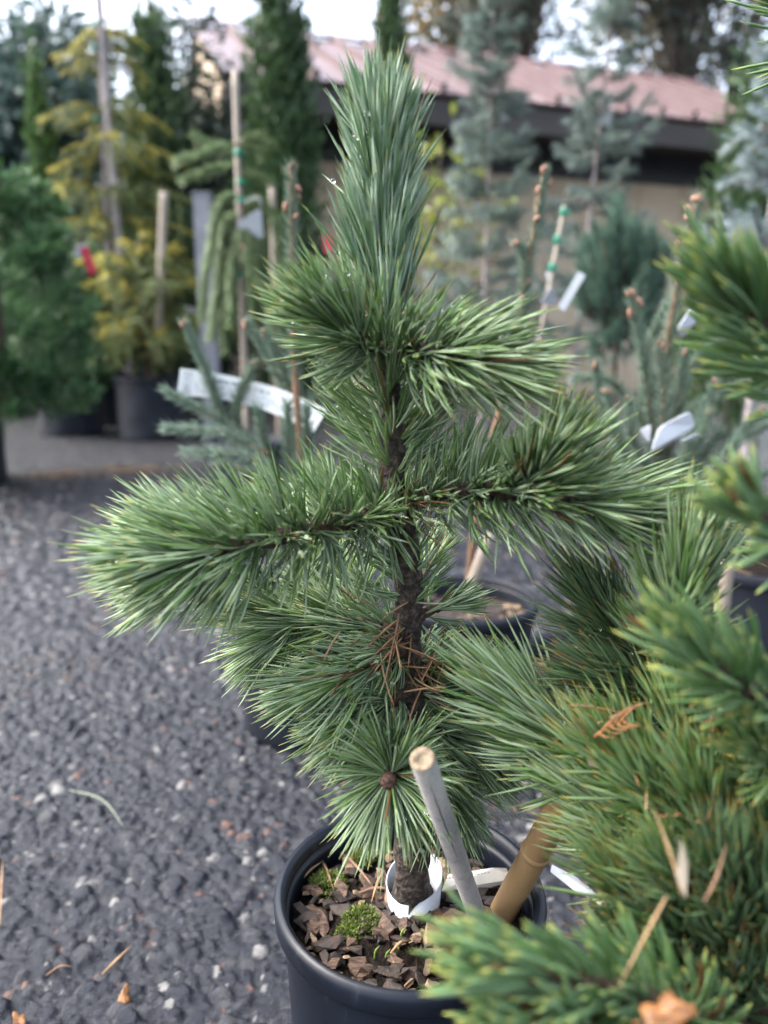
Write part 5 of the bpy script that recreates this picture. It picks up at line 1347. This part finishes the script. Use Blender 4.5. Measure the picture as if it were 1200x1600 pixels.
for px_, py_, R_ in ((512, 1385, 0.017), (560, 1345, 0.012), (565, 1440, 0.016), (545, 1460, 0.010), (575, 1335, 0.010)):
    c = at_z(px_, py_, SZ + 0.003); n = 900
    v = unit(rgm.normal(size=(n, 3))); v[:, 2] = np.abs(v[:, 2])
    P = c + v * R_ * rgm.uniform(0.75, 1.0, (n, 1)) * (1, 1, 0.5)
    leaf_obj('moss_tuft', P, v + rgm.normal(0, 0.6, (n, 3)), 0.0035 * rgm.uniform(0.6, 1.4, n), 0.35, M['moss'], soil_obj, rgm)
# twigs and sprouts on the soil
for k, (a_, b2, mt) in enumerate([((455, 1395), (505, 1345), 'straw'), ((500, 1340), (522, 1392), 'twig_orange'), ((530, 1330), (590, 1395), 'twig_orange'), ((560, 1395), (618, 1392), 'twig_orange'), ((600, 1360), (580, 1410), 'straw'), ((610, 1490), (640, 1470), 'straw')]):
    p0, p1 = at_z(*a_, SZ + 0.006), at_z(*b2, SZ + 0.010)
    blade('twig_scrap', None, [p0, (p0 + p1) / 2 + (0, 0, 0.004), p1], 0.0013, M[mt], None, soil_obj)
for px_, py_ in ((622, 1490), (602, 1505), (626, 1470), (585, 1500)):
    p0 = at_z(px_, py_, SZ); blade('sprout', None, [p0, p0 + (0.001, 0, 0.008), p0 + (0.004, -0.002, 0.015)], 0.0010, M['limeleaf'] if False else M['moss_stem'] if 'moss_stem' in M else M['straw'], None, soil_obj)

# ------------------------------------------------------------------ litter on the gravel
def litter(label, px0, py0, rx, ry, n, seed, L=0.05, W=0.0025):
    rgx = np.random.default_rng(seed); c = at_z(px0, py0, 0.006)
    P = np.stack([c[0] + rgx.normal(0, rx, n), c[1] + rgx.normal(0, ry, n), 0.006 + rgx.random(n) * 0.006], 1)
    th_ = rgx.random(n) * 6.283
    D = np.stack([np.cos(th_), np.sin(th_), rgx.normal(0, 0.05, n)], 1)
    o, _ = build_needles('needle_litter', P, D, rgx.normal(0, 0.1, (n, 3)) * (1, 1, 0), L * rgx.uniform(0.5, 1.2, n), np.full(n, W), M['needle_dry'], None, 2, 3, rgx)
    tag(o, label, 'litter', kind='stuff')
litter('patch of brown fallen needles on the gravel before the near left pot', 90, 742, 0.10, 0.06, 260, 1)
litter('patch of brown fallen needles on the gravel before the olive-gold spruce', 205, 733, 0.12, 0.06, 240, 2)
litter('faint scatter of brown needles on gravel below the long left branch', 90, 1040, 0.07, 0.06, 40, 3, 0.03, 0.0015)
g0, g1, g2 = at_z(108, 1234, 0.014), at_z(160, 1250, 0.020), at_z(195, 1294, 0.014)
blade('grass_blade', 'pale curved blade of grass lying on the gravel', [g0, g1, g2], 0.0012, M['weepblade'] if 'weepblade' in M else M['tagcream'], 'grass')
g0, g1 = at_z(160, 1522, 0.013), at_z(205, 1478, 0.016)
blade('ground_twig', 'short brown twig lying on the gravel near the orange leaf', [g0, (g0 + g1) / 2, g1], 0.0016, M['straw'], 'twig')
g0, g1 = at_z(0, 1445, 0.013), at_z(4, 1345, 0.016)
blade('ground_twig', 'straw stalk on the gravel at the frame edge', [g0, (g0 + g1) / 2, g1], 0.0012, M['straw'], 'twig')
g0, g1 = at_z(72, 1524, 0.013), at_z(112, 1510, 0.013)
blade('ground_twig', 'small dark forked twig on gravel left of the orange leaf', [g0, (g0 + g1) / 2 + (0, 0.004, 0.002), g1], 0.0013, M['twig_orange'], 'twig')
